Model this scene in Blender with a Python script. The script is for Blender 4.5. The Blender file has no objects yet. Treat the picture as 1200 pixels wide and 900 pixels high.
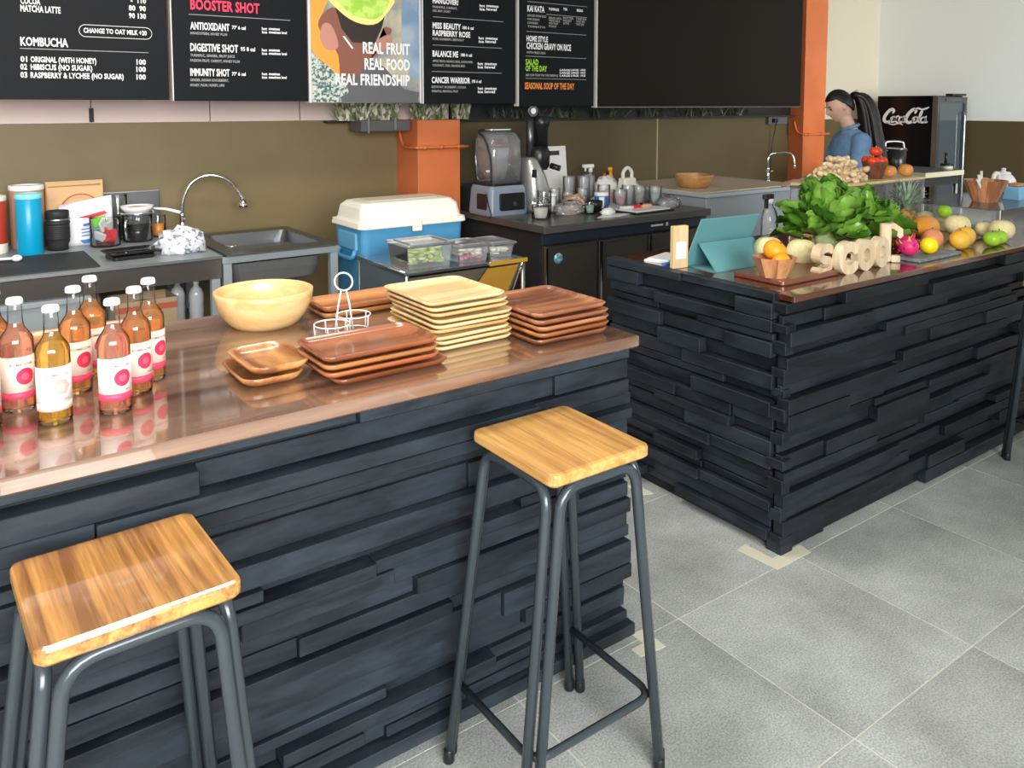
import bpy, bmesh, math, random
from mathutils import Vector, Matrix, Quaternion
S = bpy.context.scene
COL = S.collection
random.seed(7)
PI = math.pi

# ---------------------------------------------------------------- camera
cam_d = bpy.data.cameras.new('camera'); cam = bpy.data.objects.new('camera', cam_d); COL.objects.link(cam)
TH, PITCH = math.radians(54.4), math.radians(4.6)
cam.location = (0, 0, 1.62)
fwd = Vector((math.cos(TH)*math.cos(PITCH), math.sin(TH)*math.cos(PITCH), -math.sin(PITCH)))
cam.rotation_euler = fwd.to_track_quat('-Z', 'Y').to_euler()
cam_d.sensor_width = 36; cam_d.lens = 28.8; cam_d.shift_y = -250/1200
cam_d.clip_start = .05; cam_d.clip_end = 100
S.camera = cam

# ---------------------------------------------------------------- light, exposure
S.view_settings.view_transform = 'Standard'; S.view_settings.look = 'None'
S.view_settings.gamma = 1; S.view_settings.use_curve_mapping = False
S.view_settings.exposure = 0.42
W = bpy.data.worlds.new('sky'); S.world = W; W.use_nodes = True
bg = W.node_tree.nodes['Background']; bg.inputs[0].default_value = (.86, .93, 1, 1); bg.inputs[1].default_value = .9
def area(name, loc, target, sx, sy, power, col=(1, 1, 1), spread=180):
    l = bpy.data.lights.new(name, 'AREA'); l.shape = 'RECTANGLE'; l.size = sx; l.size_y = sy; l.energy = power; l.color = col; l.spread = math.radians(spread)
    o = bpy.data.objects.new(name, l); COL.objects.link(o); o.location = loc
    o.rotation_euler = (Vector(target)-Vector(loc)).to_track_quat('-Z', 'Y').to_euler()
    return o
area('shopfront_daylight', (-.9, -2.7, 2.3), (-.1, 4.2, .6), 4.4, 2.0, 205, (1, .98, .95), 120)
area('shopfront_daylight', (7.4, -2.7, 2.0), (8.8, 3.0, 1.5), 2.4, 2.0, 80, (1, 1, .98), 75)
area('ceiling_fill', (.8, 2.9, 3.15), (.8, 2.9, 0), 2.2, .5, 45, (1, .95, .88))  # added overhead fill, stands for no visible fixture

# ---------------------------------------------------------------- materials
MATS = {}
def mat(name, col, rough=.5, metal=0, spec=.5, trans=0, ior=1.45, coat=0, emis=None, noise=None, bump=None, sheen=0, alpha=1):
    if name in MATS: return MATS[name]
    m = bpy.data.materials.new(name); m.use_nodes = True; nt = m.node_tree; b = nt.nodes['Principled BSDF']
    b.inputs['Base Color'].default_value = (*col, 1); b.inputs['Roughness'].default_value = rough
    b.inputs['Metallic'].default_value = metal; b.inputs['Specular IOR Level'].default_value = spec
    b.inputs['Transmission Weight'].default_value = trans; b.inputs['IOR'].default_value = ior
    b.inputs['Coat Weight'].default_value = coat; b.inputs['Coat Roughness'].default_value = .08
    b.inputs['Alpha'].default_value = alpha
    tc = None
    if noise or bump:
        tc = nt.nodes.new('ShaderNodeTexCoord')
    if noise:     # (scale, colour2, low, high)
        n = nt.nodes.new('ShaderNodeTexNoise'); n.inputs['Scale'].default_value = noise[0]; n.inputs['Detail'].default_value = 5
        r = nt.nodes.new('ShaderNodeValToRGB'); r.color_ramp.elements[0].position = noise[2]; r.color_ramp.elements[1].position = noise[3]
        r.color_ramp.elements[0].color = (*col, 1); r.color_ramp.elements[1].color = (*noise[1], 1)
        nt.links.new(tc.outputs['Object'], n.inputs['Vector']); nt.links.new(n.outputs['Fac'], r.inputs['Fac']); nt.links.new(r.outputs['Color'], b.inputs['Base Color'])
    if bump:      # (scale, strength, distance)
        n = nt.nodes.new('ShaderNodeTexNoise'); n.inputs['Scale'].default_value = bump[0]; n.inputs['Detail'].default_value = 4
        bp = nt.nodes.new('ShaderNodeBump'); bp.inputs['Strength'].default_value = bump[1]; bp.inputs['Distance'].default_value = bump[2]
        nt.links.new(tc.outputs['Object'], n.inputs['Vector']); nt.links.new(n.outputs['Fac'], bp.inputs['Height']); nt.links.new(bp.outputs['Normal'], b.inputs['Normal'])
    MATS[name] = m; return m
def wood(name, c1, c2, axis=0, freq=26, stretch=.07, rough=.35, coat=0, lo=.35, hi=.65, bump=.15, spec=.5, tint=.0):
    if name in MATS: return MATS[name]
    m = bpy.data.materials.new(name); m.use_nodes = True; nt = m.node_tree; N = nt.nodes; L = nt.links; b = N['Principled BSDF']
    tc = N.new('ShaderNodeTexCoord'); oi = N.new('ShaderNodeObjectInfo')
    mp = N.new('ShaderNodeMapping'); sc = [freq]*3; sc[axis] = freq*stretch; mp.inputs['Scale'].default_value = sc
    mul = N.new('ShaderNodeVectorMath'); mul.operation = 'SCALE'; mul.inputs[0].default_value = (7, 5, 9)
    L.new(oi.outputs['Random'], mul.inputs['Scale'])
    L.new(tc.outputs['Object'], mp.inputs['Vector']); L.new(mul.outputs[0], mp.inputs['Location'])
    n = N.new('ShaderNodeTexNoise'); n.inputs['Scale'].default_value = 1; n.inputs['Detail'].default_value = 6; n.inputs['Distortion'].default_value = .6
    L.new(mp.outputs[0], n.inputs['Vector'])
    n2 = N.new('ShaderNodeTexNoise'); n2.inputs['Scale'].default_value = 5; n2.inputs['Detail'].default_value = 3
    L.new(mp.outputs[0], n2.inputs['Vector'])
    add = N.new('ShaderNodeMath'); add.operation = 'MULTIPLY_ADD'; add.inputs[1].default_value = .3; L.new(n2.outputs['Fac'], add.inputs[0]); 
    sub = N.new('ShaderNodeMath'); sub.operation = 'SUBTRACT'; sub.inputs[1].default_value = .15; L.new(n.outputs['Fac'], sub.inputs[0]); L.new(sub.outputs[0], add.inputs[2])
    r = N.new('ShaderNodeValToRGB'); r.color_ramp.elements[0].position = lo; r.color_ramp.elements[1].position = hi
    r.color_ramp.elements[0].color = (*c1, 1); r.color_ramp.elements[1].color = (*c2, 1)
    L.new(add.outputs[0], r.inputs['Fac'])
    hs = N.new('ShaderNodeHueSaturation'); mr = N.new('ShaderNodeMapRange'); mr.inputs[3].default_value = 1-tint; mr.inputs[4].default_value = 1+tint
    L.new(oi.outputs['Random'], mr.inputs[0]); L.new(mr.outputs[0], hs.inputs['Value']); L.new(r.outputs['Color'], hs.inputs['Color'])
    L.new(hs.outputs['Color'], b.inputs['Base Color'])
    bp = N.new('ShaderNodeBump'); bp.inputs['Strength'].default_value = bump; bp.inputs['Distance'].default_value = .002
    L.new(add.outputs[0], bp.inputs['Height']); L.new(bp.outputs['Normal'], b.inputs['Normal'])
    b.inputs['Roughness'].default_value = rough; b.inputs['Coat Weight'].default_value = coat; b.inputs['Coat Roughness'].default_value = .06; b.inputs['Coat IOR'].default_value = 1.75
    b.inputs['Specular IOR Level'].default_value = spec
    MATS[name] = m; return m
def thin_glass(name, col=(1, 1, 1), rough=.03, f=.12, haze=0):
    if name in MATS: return MATS[name]
    m = bpy.data.materials.new(name); m.use_nodes = True; nt = m.node_tree; N = nt.nodes; L = nt.links; N.clear()
    o = N.new('ShaderNodeOutputMaterial'); mx = N.new('ShaderNodeMixShader'); t = N.new('ShaderNodeBsdfTransparent'); t.inputs[0].default_value = (*col, 1)
    g = N.new('ShaderNodeBsdfGlossy'); g.inputs['Roughness'].default_value = rough
    fr = N.new('ShaderNodeLayerWeight'); fr.inputs['Blend'].default_value = f
    ad = N.new('ShaderNodeMath'); ad.operation = 'ADD'; ad.inputs[1].default_value = .05; ad.use_clamp = True
    L.new(fr.outputs['Fresnel'], ad.inputs[0]); L.new(ad.outputs[0], mx.inputs[0])
    if haze:
        d = N.new('ShaderNodeBsdfDiffuse'); d.inputs[0].default_value = (.8, .82, .85, 1); m2 = N.new('ShaderNodeMixShader'); m2.inputs[0].default_value = haze
        L.new(t.outputs[0], m2.inputs[1]); L.new(d.outputs[0], m2.inputs[2]); L.new(m2.outputs[0], mx.inputs[1])
    else: L.new(t.outputs[0], mx.inputs[1])
    L.new(g.outputs[0], mx.inputs[2]); L.new(mx.outputs[0], o.inputs[0])
    MATS[name] = m; return m

M_black_paint = wood('black_painted_timber', (.0085, .012, .017), (.023, .032, .043), 0, 14, .25, rough=.46, bump=.6, spec=.32, tint=.25)
M_black_paintY = wood('black_painted_timber_side', (.0085, .012, .017), (.023, .032, .043), 1, 14, .25, rough=.46, bump=.6, spec=.32, tint=.25)
M_black_dk = wood('black_painted_timber_deep', (.0055, .0075, .0105), (.015, .020, .027), 0, 14, .25, rough=.46, bump=.6, spec=.3, tint=.3)
M_black_dkY = wood('black_painted_timber_deep_side', (.007, .0095, .0135), (.019, .026, .035), 1, 14, .25, rough=.46, bump=.6, spec=.3, tint=.3)
M_dark_void = mat('dark_backing', (.006, .007, .009), .8)
M_walnut = wood('polished_walnut_top', (.085, .040, .022), (.31, .19, .13), 0, 11, .09, rough=.2, coat=1, lo=.3, hi=.68, bump=.05, tint=0)
M_mahog = wood('polished_mahogany_top', (.045, .012, .006), (.13, .04, .018), 0, 9, .1, rough=.15, coat=.8, bump=.05, tint=0)
M_seat = wood('varnished_oak_seat', (.22, .085, .022), (.62, .30, .075), 1, 42, .04, rough=.28, coat=.5, bump=.2, tint=.06)
M_seat2 = wood('varnished_oak_light', (.42, .20, .055), (.70, .39, .12), 1, 42, .05, rough=.3, coat=.4, bump=.2, tint=.0)
M_red_tray = wood('acacia_red', (.15, .038, .014), (.40, .125, .045), 0, 18, .07, rough=.3, coat=.35, tint=.12)
M_orange_tray = wood('acacia_orange', (.24, .075, .022), (.56, .23, .075), 0, 20, .07, rough=.3, coat=.3, tint=.2)
M_pale_tray2 = wood('rubberwood_honey', (.50, .29, .10), (.74, .51, .23), 0, 26, .07, rough=.4, tint=.06)
M_pale_tray = wood('pale_rubberwood', (.60, .41, .18), (.80, .62, .34), 0, 30, .07, rough=.4, tint=.06)
M_brown_tray = wood('brown_acacia', (.15, .048, .022), (.42, .17, .08), 0, 20, .09, rough=.35, coat=.2, tint=.18)
M_dish = wood('acacia_dish', (.24, .085, .028), (.66, .31, .10), 1, 13, .15, rough=.3, coat=.3, tint=.08)
M_bowl = wood('beech_bowl', (.66, .40, .155), (.82, .56, .27), 0, 18, .2, rough=.38, coat=.15, tint=.03)
M_bowl2 = wood('amber_bowl', (.46, .22, .075), (.66, .36, .14), 0, 18, .2, rough=.4, tint=.03)
M_segbowl = wood('segmented_acacia', (.36, .14, .06), (.66, .32, .15), 2, 15, .15, rough=.35, coat=.2, tint=.25)
M_board = wood('dark_board', (.11, .030, .015), (.20, .06, .028), 0, 14, .1, rough=.35, coat=.3)
M_letter = wood('pale_pine', (.58, .44, .27), (.74, .62, .43), 2, 20, .1, rough=.6)
M_birch = wood('birch', (.62, .46, .24), (.75, .60, .36), 2, 20, .1, rough=.5)
M_white = mat('white_plastic', (.80, .80, .78), .35)
M_cream = mat('cream_plastic', (.78, .75, .66), .4)
M_black = mat('black_plastic', (.012, .012, .013), .3)
M_blackm = mat('black_matte', (.02, .02, .022), .6)
M_steel = mat('brushed_steel', (.42, .43, .44), .32, 1, bump=(60, .05, .001))
M_steeld = mat('dark_steel', (.16, .17, .18), .35, .9, bump=(60, .05, .001))
M_chrome = mat('chrome', (.82, .82, .82), .08, 1)
M_pipe = mat('grey_painted_tube', (.045, .058, .068), .22, .2, spec=.6)
M_glass = thin_glass('clear_glass', (.97, .98, .98))
M_plastic = thin_glass('clear_plastic', (.98, .985, .985), .12, .22, .17)
M_acryl = thin_glass('acrylic_sheet', (.97, .98, .99), .06, .28, .16)

# ---------------------------------------------------------------- mesh helpers
class MB:
    def __init__(s): s.v = []; s.f = []; s.s = []
    def add(s, vs, fs, sm=True):
        o = len(s.v); s.v += [tuple(v) for v in vs]; s.f += [tuple(i+o for i in f) for f in fs]; s.s += [sm]*len(fs); return s
    def box(s, x0, x1, y0, y1, z0, z1, b=0):
        if b <= 0:
            vs = [(x, y, z) for x in (x0, x1) for y in (y0, y1) for z in (z0, z1)]
            return s.add(vs, [(0,1,3,2),(4,6,7,5),(0,4,5,1),(2,3,7,6),(0,2,6,4),(1,5,7,3)], False)
        bm = bmesh.new(); bmesh.ops.create_cube(bm, size=1)
        for v in bm.verts: v.co = Vector(((x0+x1)/2+v.co.x*(x1-x0), (y0+y1)/2+v.co.y*(y1-y0), (z0+z1)/2+v.co.z*(z1-z0)))
        bmesh.ops.bevel(bm, geom=bm.edges[:], offset=b, segments=1, affect='EDGES'); bm.verts.index_update()
        s.add([v.co for v in bm.verts], [[v.index for v in f.verts] for f in bm.faces], False); bm.free(); return s
    def lathe(s, prof, c=(0, 0, 0), n=28, sm=True, a0=0, poly=False):
        vs = []; fs = []; k = len(prof)
        for i in range(n):
            a = a0+2*PI*i/n; ca, sa = math.cos(a), math.sin(a)
            vs += [(c[0]+r*ca, c[1]+r*sa, c[2]+z) for r, z in prof]
        for i in range(n):
            j = (i+1) % n
            for q in range(k-1):
                fs.append((i*k+q, j*k+q, j*k+q+1, i*k+q+1))
        s.add(vs, fs, sm)
        o = len(s.v)-len(vs)
        if prof[0][0] > 1e-5: s.f.append(tuple(o+i*k for i in range(n))[::-1]); s.s.append(False)
        if prof[-1][0] > 1e-5 and not poly: s.f.append(tuple(o+i*k+k-1 for i in range(n))); s.s.append(False)
        return s
    def tube(s, pts, r, n=8, closed=False, sq=None):
        pts = [Vector(p) for p in pts]; m = len(pts); rs = r if isinstance(r, (list, tuple)) else [r]*m
        vs = []; fs = []; up = None
        for i, p in enumerate(pts):
            if closed: t = pts[(i+1) % m]-pts[i-1]
            else: t = pts[min(i+1, m-1)]-pts[max(i-1, 0)]
            t.normalize()
            if up is None:
                up = Vector((0, 0, 1)) if abs(t.z) < .9 else Vector((1, 0, 0))
            u = (up-t*up.dot(t)).normalized(); w = t.cross(u); up = u
            for k in range(n):
                a = 2*PI*k/n; vs.append(p+(u*math.cos(a)+w*math.sin(a)*(sq or 1))*rs[i])
        for i in range(m if closed else m-1):
            j = (i+1) % m
            for k in range(n): fs.append((i*n+k, i*n+(k+1) % n, j*n+(k+1) % n, j*n+k))
        s.add(vs, fs)
        if not closed:
            o = len(s.v)-len(vs); s.f += [tuple(o+k for k in range(n))[::-1], tuple(o+(m-1)*n+k for k in range(n))]; s.s += [False, False]
        return s
    def ell(s, c, r, n=20, m=12, fn=None):
        vs = []; fs = []
        for j in range(m+1):
            ph = PI*j/m
            for i in range(n):
                a = 2*PI*i/n; d = Vector((math.sin(ph)*math.cos(a), math.sin(ph)*math.sin(a), math.cos(ph)))
                p = Vector((d.x*r[0], d.y*r[1], d.z*r[2]))
                if fn: p = fn(d, p)
                vs.append(p+Vector(c))
        for j in range(m):
            for i in range(n): fs.append((j*n+i, (j+1)*n+i, (j+1)*n+(i+1) % n, j*n+(i+1) % n))
        return s.add(vs, fs)
    def prism(s, poly, o, u, v, d, sm=False):     # polygon in plane (o,u,v) extruded by vector d
        o, u, v, d = map(Vector, (o, u, v, d)); n = len(poly)
        a = [o+u*p[0]+v*p[1] for p in poly]; b = [p+d for p in a]
        fs = [tuple(range(n))[::-1], tuple(range(n, 2*n))]+[(i, (i+1) % n, n+(i+1) % n, n+i) for i in range(n)]
        return s.add(a+b, fs, sm)
    def ribbon(s, path, w, o, u, v, d, closed=False):  # thick stroke in plane, extruded; round ends
        o, u, v, d = map(Vector, (o, u, v, d)); P = [Vector((p[0], p[1])) for p in path]; n = len(P); L = []; R = []
        ws = w if isinstance(w, list) else [w]*n
        for i in range(n):
            t = (P[(i+1) % n]-P[i-1]) if closed else (P[min(i+1, n-1)]-P[max(i-1, 0)])
            t.normalize(); q = Vector((-t.y, t.x)); L.append(P[i]+q*ws[i]/2); R.append(P[i]-q*ws[i]/2)
        ring = L+R[::-1] if not closed else None
        if not closed:
            e1 = P[-1]+(P[-1]-P[-2]).normalized()*ws[-1]*.45; e0 = P[0]+(P[0]-P[1]).normalized()*ws[0]*.45
        def W3(p, k): return o+u*p.x+v*p.y+d*k
        vs = []
        for k in (0, 1):
            for i in range(n): vs += [W3(L[i], k), W3(R[i], k)]
        fs = []; m = 2*n
        for i in range(n if closed else n-1):
            j = (i+1) % n
            fs += [(2*i, 2*i+1, 2*j+1, 2*j), (m+2*i, m+2*j, m+2*j+1, m+2*i+1), (2*i, 2*j, m+2*j, m+2*i), (2*i+1, m+2*i+1, m+2*j+1, 2*j+1)]
        s.add(vs, fs, False)
        if not closed:
            for e, i in ((e0, 0), (e1, n-1)):
                vv = [W3(L[i], 0), W3(e, 0), W3(R[i], 0), W3(L[i], 1), W3(e, 1), W3(R[i], 1)]
                s.add(vv, [(0, 1, 2), (3, 5, 4), (0, 3, 4, 1), (1, 4, 5, 2)], False)
        return s
def smooth(pts, k=6, closed=False):
    n = len(pts); out = []
    P = [Vector(p) for p in pts]
    for i in range(n if closed else n-1):
        p0 = P[i-1] if (closed or i > 0) else P[0]; p1 = P[i]; p2 = P[(i+1) % n]; p3 = P[(i+2) % n] if (closed or i+2 < n) else P[-1]
        for j in range(k):
            t = j/k; out.append(.5*((2*p1)+(p2-p0)*t+(2*p0-5*p1+4*p2-p3)*t*t+(3*p1-p0-3*p2+p3)*t**3))
    if not closed: out.append(P[-1])
    return out
def obj(name, mb, m, parent=None, label=None, kind=None):
    if isinstance(mb, MB):
        me = bpy.data.meshes.new(name); me.from_pydata(mb.v, [], mb.f)
        me.polygons.foreach_set('use_smooth', mb.s)
        bm = bmesh.new(); bm.from_mesh(me); bmesh.ops.recalc_face_normals(bm, faces=bm.faces); bm.to_mesh(me); bm.free()
    else: me = mb
    if m and not me.materials: me.materials.append(m)
    o = bpy.data.objects.new(name, me); COL.objects.link(o)
    if parent: o.parent = parent
    if label: o['label'] = label
    if kind: o['kind'] = kind
    return o
def tag(o, label, cat, group=None):
    o['label'] = label; o['category'] = cat
    if group: o['group'] = group
    return o
def thing(name, label, cat, loc=(0, 0, 0), rz=0, group=None):
    o = bpy.data.objects.new(name, None); COL.objects.link(o); o.location = loc; o.rotation_euler = (0, 0, rz); o.empty_display_size = .05
    return tag(o, label, cat, group)
def struct(name, mb, m, parent=None): return obj(name, mb, m, parent, kind=None if parent else 'structure')
def dup(root, loc=None, rz=None, label=None, group=None, scale=None):
    def cp(o, par):
        c = o.copy(); COL.objects.link(c)
        if par: c.parent = par
        for ch in list(o.children): cp(ch, c)
        return c
    c = cp(root, None)
    if loc is not None: c.location = loc
    if rz is not None: c.rotation_euler = (0, 0, rz)
    if label: c['label'] = label
    if group: c['group'] = group
    if scale: c.scale = scale if isinstance(scale, tuple) else (scale,)*3
    return c
def rrect(w, d, r, n=5, cx=0, cy=0):
    out = []
    for sx, sy, a0 in ((1, 1, 0), (-1, 1, PI/2), (-1, -1, PI), (1, -1, 1.5*PI)):
        for i in range(n+1):
            a = a0+PI/2*i/n; out.append((cx+sx*(w/2-r)+r*math.cos(a), cy+sy*(d/2-r)+r*math.sin(a)))
    return out
def loft(mb, rings, cap0=True, cap1=True, sm=False):   # rings: lists of 3d points of equal length
    n = len(rings[0]); o = len(mb.v); vs = [p for r in rings for p in r]; fs = []
    for k in range(len(rings)-1):
        for i in range(n): fs.append((k*n+i, k*n+(i+1) % n, (k+1)*n+(i+1) % n, (k+1)*n+i))
    mb.add(vs, fs, sm)
    if cap0: mb.f.append(tuple(o+i for i in range(n))[::-1]); mb.s.append(False)
    if cap1: mb.f.append(tuple(o+(len(rings)-1)*n+i for i in range(n))); mb.s.append(False)
    return mb
def slab(w, d, h, r, b=.004, z=0):
    mb = MB()
    R = [[(x, y, z+zz) for x, y in rrect(w-2*q, d-2*q, max(r-q, .001))] for q, zz in ((b, 0), (0, b), (0, h-b), (b*.4, h-b*.3), (b*1.6, h))]
    return loft(mb, R, sm=False)
def dish(w, d, h, r=.03, fl=.02, rim=.008, floor=.006, n=5):
    mb = MB(); q = [(fl, 0), (fl*.4, h*.35), (0, h*.9), (rim*.3, h), (rim*.9, h), (rim+fl*.3, h*.6), (rim+fl*.9, floor+.002), (rim+fl+.006, floor)]
    R = [[(x, y, z) for x, y in rrect(w-2*k, d-2*k, max(r-k*.5, .006), n)] for k, z in q]
    return loft(mb, R, sm=True)
TXT = []
def text_meshes(items):     # items: (string, width, height, bold) -> list of (verts, faces) with origin at baseline left
    objs = []
    for s, w, h, b in items:
        c = bpy.data.curves.new('t', 'FONT'); c.body = s; c.resolution_u = 2; c.offset = b; c.space_character = 1.0+b*1.2
        o = bpy.data.objects.new('t', c); COL.objects.link(o); objs.append(o)
    bpy.context.view_layer.update(); dg = bpy.context.evaluated_depsgraph_get(); out = []
    for o, (s, w, h, b) in zip(objs, items):
        me = o.evaluated_get(dg).to_mesh(); V = [v.co.copy() for v in me.vertices]; F = [tuple(p.vertices) for p in me.polygons]
        x0 = min(v.x for v in V); x1 = max(v.x for v in V); y1 = .71 if any(ch.isupper() or ch.isdigit() for ch in s) else .55
        sx = w/(x1-x0); sy = h/y1
        out.append(([((v.x-x0)*sx, v.y*sy) for v in V], F)); o.evaluated_get(dg).to_mesh_clear()
        c = o.data; bpy.data.objects.remove(o); bpy.data.curves.remove(c)
    return out

# ================================================================ SETTING
M_grout = mat('grout', (.62, .61, .56), .9)
def tile_mat():
    m = mat('grey_stone_tile', (.3, .3, .28), .42, spec=.4)
    nt = m.node_tree; N = nt.nodes; L = nt.links; b = N['Principled BSDF']
    tc = N.new('ShaderNodeTexCoord'); oi = N.new('ShaderNodeObjectInfo')
    a = N.new('ShaderNodeTexNoise'); a.inputs['Scale'].default_value = 2.2; a.inputs['Detail'].default_value = 7; a.inputs['Roughness'].default_value = .65
    c = N.new('ShaderNodeTexNoise'); c.inputs['Scale'].default_value = 170; c.inputs['Detail'].default_value = 2
    va = N.new('ShaderNodeVectorMath'); va.operation = 'ADD'; sc = N.new('ShaderNodeVectorMath'); sc.operation = 'SCALE'; sc.inputs[0].default_value = (9, 4, 7)
    L.new(oi.outputs['Random'], sc.inputs['Scale']); L.new(tc.outputs['Object'], va.inputs[0]); L.new(sc.outputs[0], va.inputs[1]); L.new(va.outputs[0], a.inputs['Vector']); L.new(tc.outputs['Object'], c.inputs['Vector'])
    r = N.new('ShaderNodeValToRGB'); r.color_ramp.elements[0].position = .32; r.color_ramp.elements[1].position = .7
    r.color_ramp.elements[0].color = (.28, .295, .285, 1); r.color_ramp.elements[1].color = (.52, .545, .53, 1); L.new(a.outputs['Fac'], r.inputs['Fac'])
    r2 = N.new('ShaderNodeValToRGB'); r2.color_ramp.elements[0].position = .32; r2.color_ramp.elements[1].position = .68
    r2.color_ramp.elements[0].color = (.62, .62, .60, 1); r2.color_ramp.elements[1].color = (1.3, 1.3, 1.3, 1); L.new(c.outputs['Fac'], r2.inputs['Fac'])
    mx = N.new('ShaderNodeMix'); mx.data_type = 'RGBA'; mx.blend_type = 'MULTIPLY'; mx.inputs[0].default_value = .8
    L.new(r.outputs['Color'], mx.inputs[6]); L.new(r2.outputs['Color'], mx.inputs[7]); L.new(mx.outputs[2], b.inputs['Base Color'])
    bp = N.new('ShaderNodeBump'); bp.inputs['Strength'].default_value = .12; bp.inputs['Distance'].default_value = .001; L.new(c.outputs['Fac'], bp.inputs['Height']); L.new(bp.outputs['Normal'], b.inputs['Normal'])
    return m
M_tile = tile_mat()
floor = struct('floor', MB().box(-3, 9.1, -3, 5.45, -.12, -.002), M_grout)
tw, td = .6215, .605
tile_me = None
for i in range(-2, 10):
    for j in range(-3, 7):
        x0 = 1.865+i*tw-tw; y0 = 1.095+j*td
        if x0 > 9: continue
        if tile_me is None:
            o = obj('tile', MB().box(.0028, tw-.0028, .0028, td-.0028, -.0019, 0), M_tile, floor); tile_me = o.data
        else: o = obj('tile', tile_me, None, floor)
        o.location = (x0, y0, 0)
struct('ground', MB().box(-14, 14, -14, -3.001, -.13, -.012), mat('pale_paving', (.42, .41, .38), .8))
struct('ceiling', MB().box(-3, 9.1, -3, 5.45, 3.3, 3.4), mat('ceiling_paint', (.72, .72, .70), .9))

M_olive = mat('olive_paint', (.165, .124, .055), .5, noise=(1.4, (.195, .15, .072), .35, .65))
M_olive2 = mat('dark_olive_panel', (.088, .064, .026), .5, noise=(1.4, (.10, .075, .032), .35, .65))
M_pink = mat('pale_pink_panel', (.70, .56, .52), .6)
M_creamw = mat('cream_wall_paint', (.66, .61, .48), .8)
M_greyw = mat('pale_grey_wall_paint', (.80, .84, .81), .8)
M_orange = mat('terracotta_paint', (.56, .145, .046), .42, noise=(3, (.62, .17, .055), .4, .6))
wb = struct('wall_back', MB().box(-3, 9.02, 5.3, 5.45, 0, 3.3), mat('upper_wall', (.52, .48, .37), .8))
xs = [-3, 2.9, 5.395, 7.33]
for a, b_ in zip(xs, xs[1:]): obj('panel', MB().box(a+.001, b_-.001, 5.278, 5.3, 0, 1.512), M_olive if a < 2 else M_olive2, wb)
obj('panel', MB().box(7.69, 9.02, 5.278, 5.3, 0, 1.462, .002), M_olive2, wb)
obj('joint_strip', MB().box(5.387, 5.403, 5.272, 5.279, 0, 1.5), mat('joint_strip', (.33, .28, .17), .5), wb)
xs = [-3, -1.1, .786, 1.455, 2.039, 3.2]
for k, (a, b_) in enumerate(zip(xs, xs[1:])): obj('pink_panel', MB().box(a+.003, b_-.003, 5.28, 5.3, 1.514, 2.4, .002), M_pink, wb)
obj('joint_strip', MB().box(.774, .798, 5.272, 5.282, 1.52, 1.60), M_blackm, wb)
obj('dark_panel', MB().box(3.2, 7.33, 5.26, 5.3, 1.514, 2.9), mat('dark_panel', (.012, .012, .012), .35), wb)
struct('trim_1', MB().box(2.2, 7.33, 5.20, 5.3, 1.497, 1.512), M_blackm)
we = struct('wall_right', MB().box(9.02, 9.15, -3, 5.45, 0, 3.3), M_greyw)
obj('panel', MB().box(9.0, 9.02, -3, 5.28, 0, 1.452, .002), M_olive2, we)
struct('sky_blocker_front', MB().box(1.8, 6.4, -3.12, -3.0, 0, 3.3), mat('sky_blocker_paint', (.5, .48, .44), .8))  # unseen slab added to keep sky light off the middle of the back wall
struct('wall_left', MB().box(-3.12, -3, -.2, 5.45, 0, 3.3), mat('left_wall_paint', (.7, .7, .67), .8))

def column(name, x0, x1, y0, z1, pz, clips):
    c = struct(name, MB().box(x0, x1, y0, 5.3, 0, z1, .004), M_orange)
    mb = MB(); p = [(x0-.022, 5.2, pz+.13), (x0-.022, 5.16, pz+.03), (x0-.022, 5.1, pz), (x0-.022, y0-.01, pz), (x0-.008, y0-.024, pz), (x0+.02, y0-.024, pz), (x1+.05, y0-.024, pz)]
    mb.tube(smooth(p, 4), .0115, 8); obj('conduit', mb, M_orange, c)
    for cx in clips: obj('conduit_clip', MB().tube([(cx-.012, y0-.024, pz), (cx+.012, y0-.024, pz)], .0165, 8), M_orange, c)
    return c
column('trim_2', 2.758, 3.10, 4.965, 1.515, 1.325, (2.80, 2.93, 3.07))
column('trim_3', 7.33, 7.70, 5.10, 3.3, 1.315, (7.38, 7.6))

# ================================================================ PLANK CLAD COUNTERS
def clad(parent, x0, x1, yface, ztop, seed, hs, ext=0.0, z0=.0, side=False, mt=None, lmin=.35, lmax=1.25):
    """horizontal planks on the face y=yface (front, facing -Y); side=True: on the face x=yface (facing -X), x0..x1 run along Y"""
    rnd = random.Random(seed); z = ztop
    while z > z0+.02:
        h = rnd.choice(hs)
        if z-h < z0+.02: h = z-z0
        x = x0-(rnd.random()*ext); off = rnd.choice((.0, .012, .026, .038))
        while x < x1-.03:
            l = rnd.uniform(lmin, lmax); e = min(x+l, x1)
            if x1-e < .18: e = x1
            off = rnd.choice([q for q in (.0, .008, .018, .030, .042) if abs(q-off) > .006])
            ee = e+(rnd.random()*ext if e == x1 else 0)
            hh = h-.003-rnd.random()*.005
            b = .0018
            if side: o = obj('plank', MB().box(yface-off-.012, yface, x, ee-.002, z-hh, z, b), mt or M_black_paintY, parent)
            else: o = obj('plank', MB().box(x, ee-.002, yface-off-.012, yface, z-hh, z, b), mt or M_black_paint, parent)
            x = e
        z -= h
hsL = (.032, .038, .045, .05, .058, .07)
hsR = (.032, .038, .044, .050, .060)
lc = thing('bar_counter', 'long black plank-clad bar counter with polished walnut top at the left', 'counter', (0, 0, 0))
obj('core', MB().box(-.75, 1.64, 1.742, 2.6, 0, .918), M_dark_void, lc)
lt = slab(2.45, .965, .034, .01, .005, .916); 
for i, v in enumerate(lt.v): lt.v[i] = (v[0]+.443, v[1]+2.168, v[2])
obj('countertop', lt, M_walnut, lc, label='polished walnut brown countertop')
clad(lc, -.75, 1.648, 1.742, .912, 3, hsL, ext=.022, z0=.03)
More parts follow.
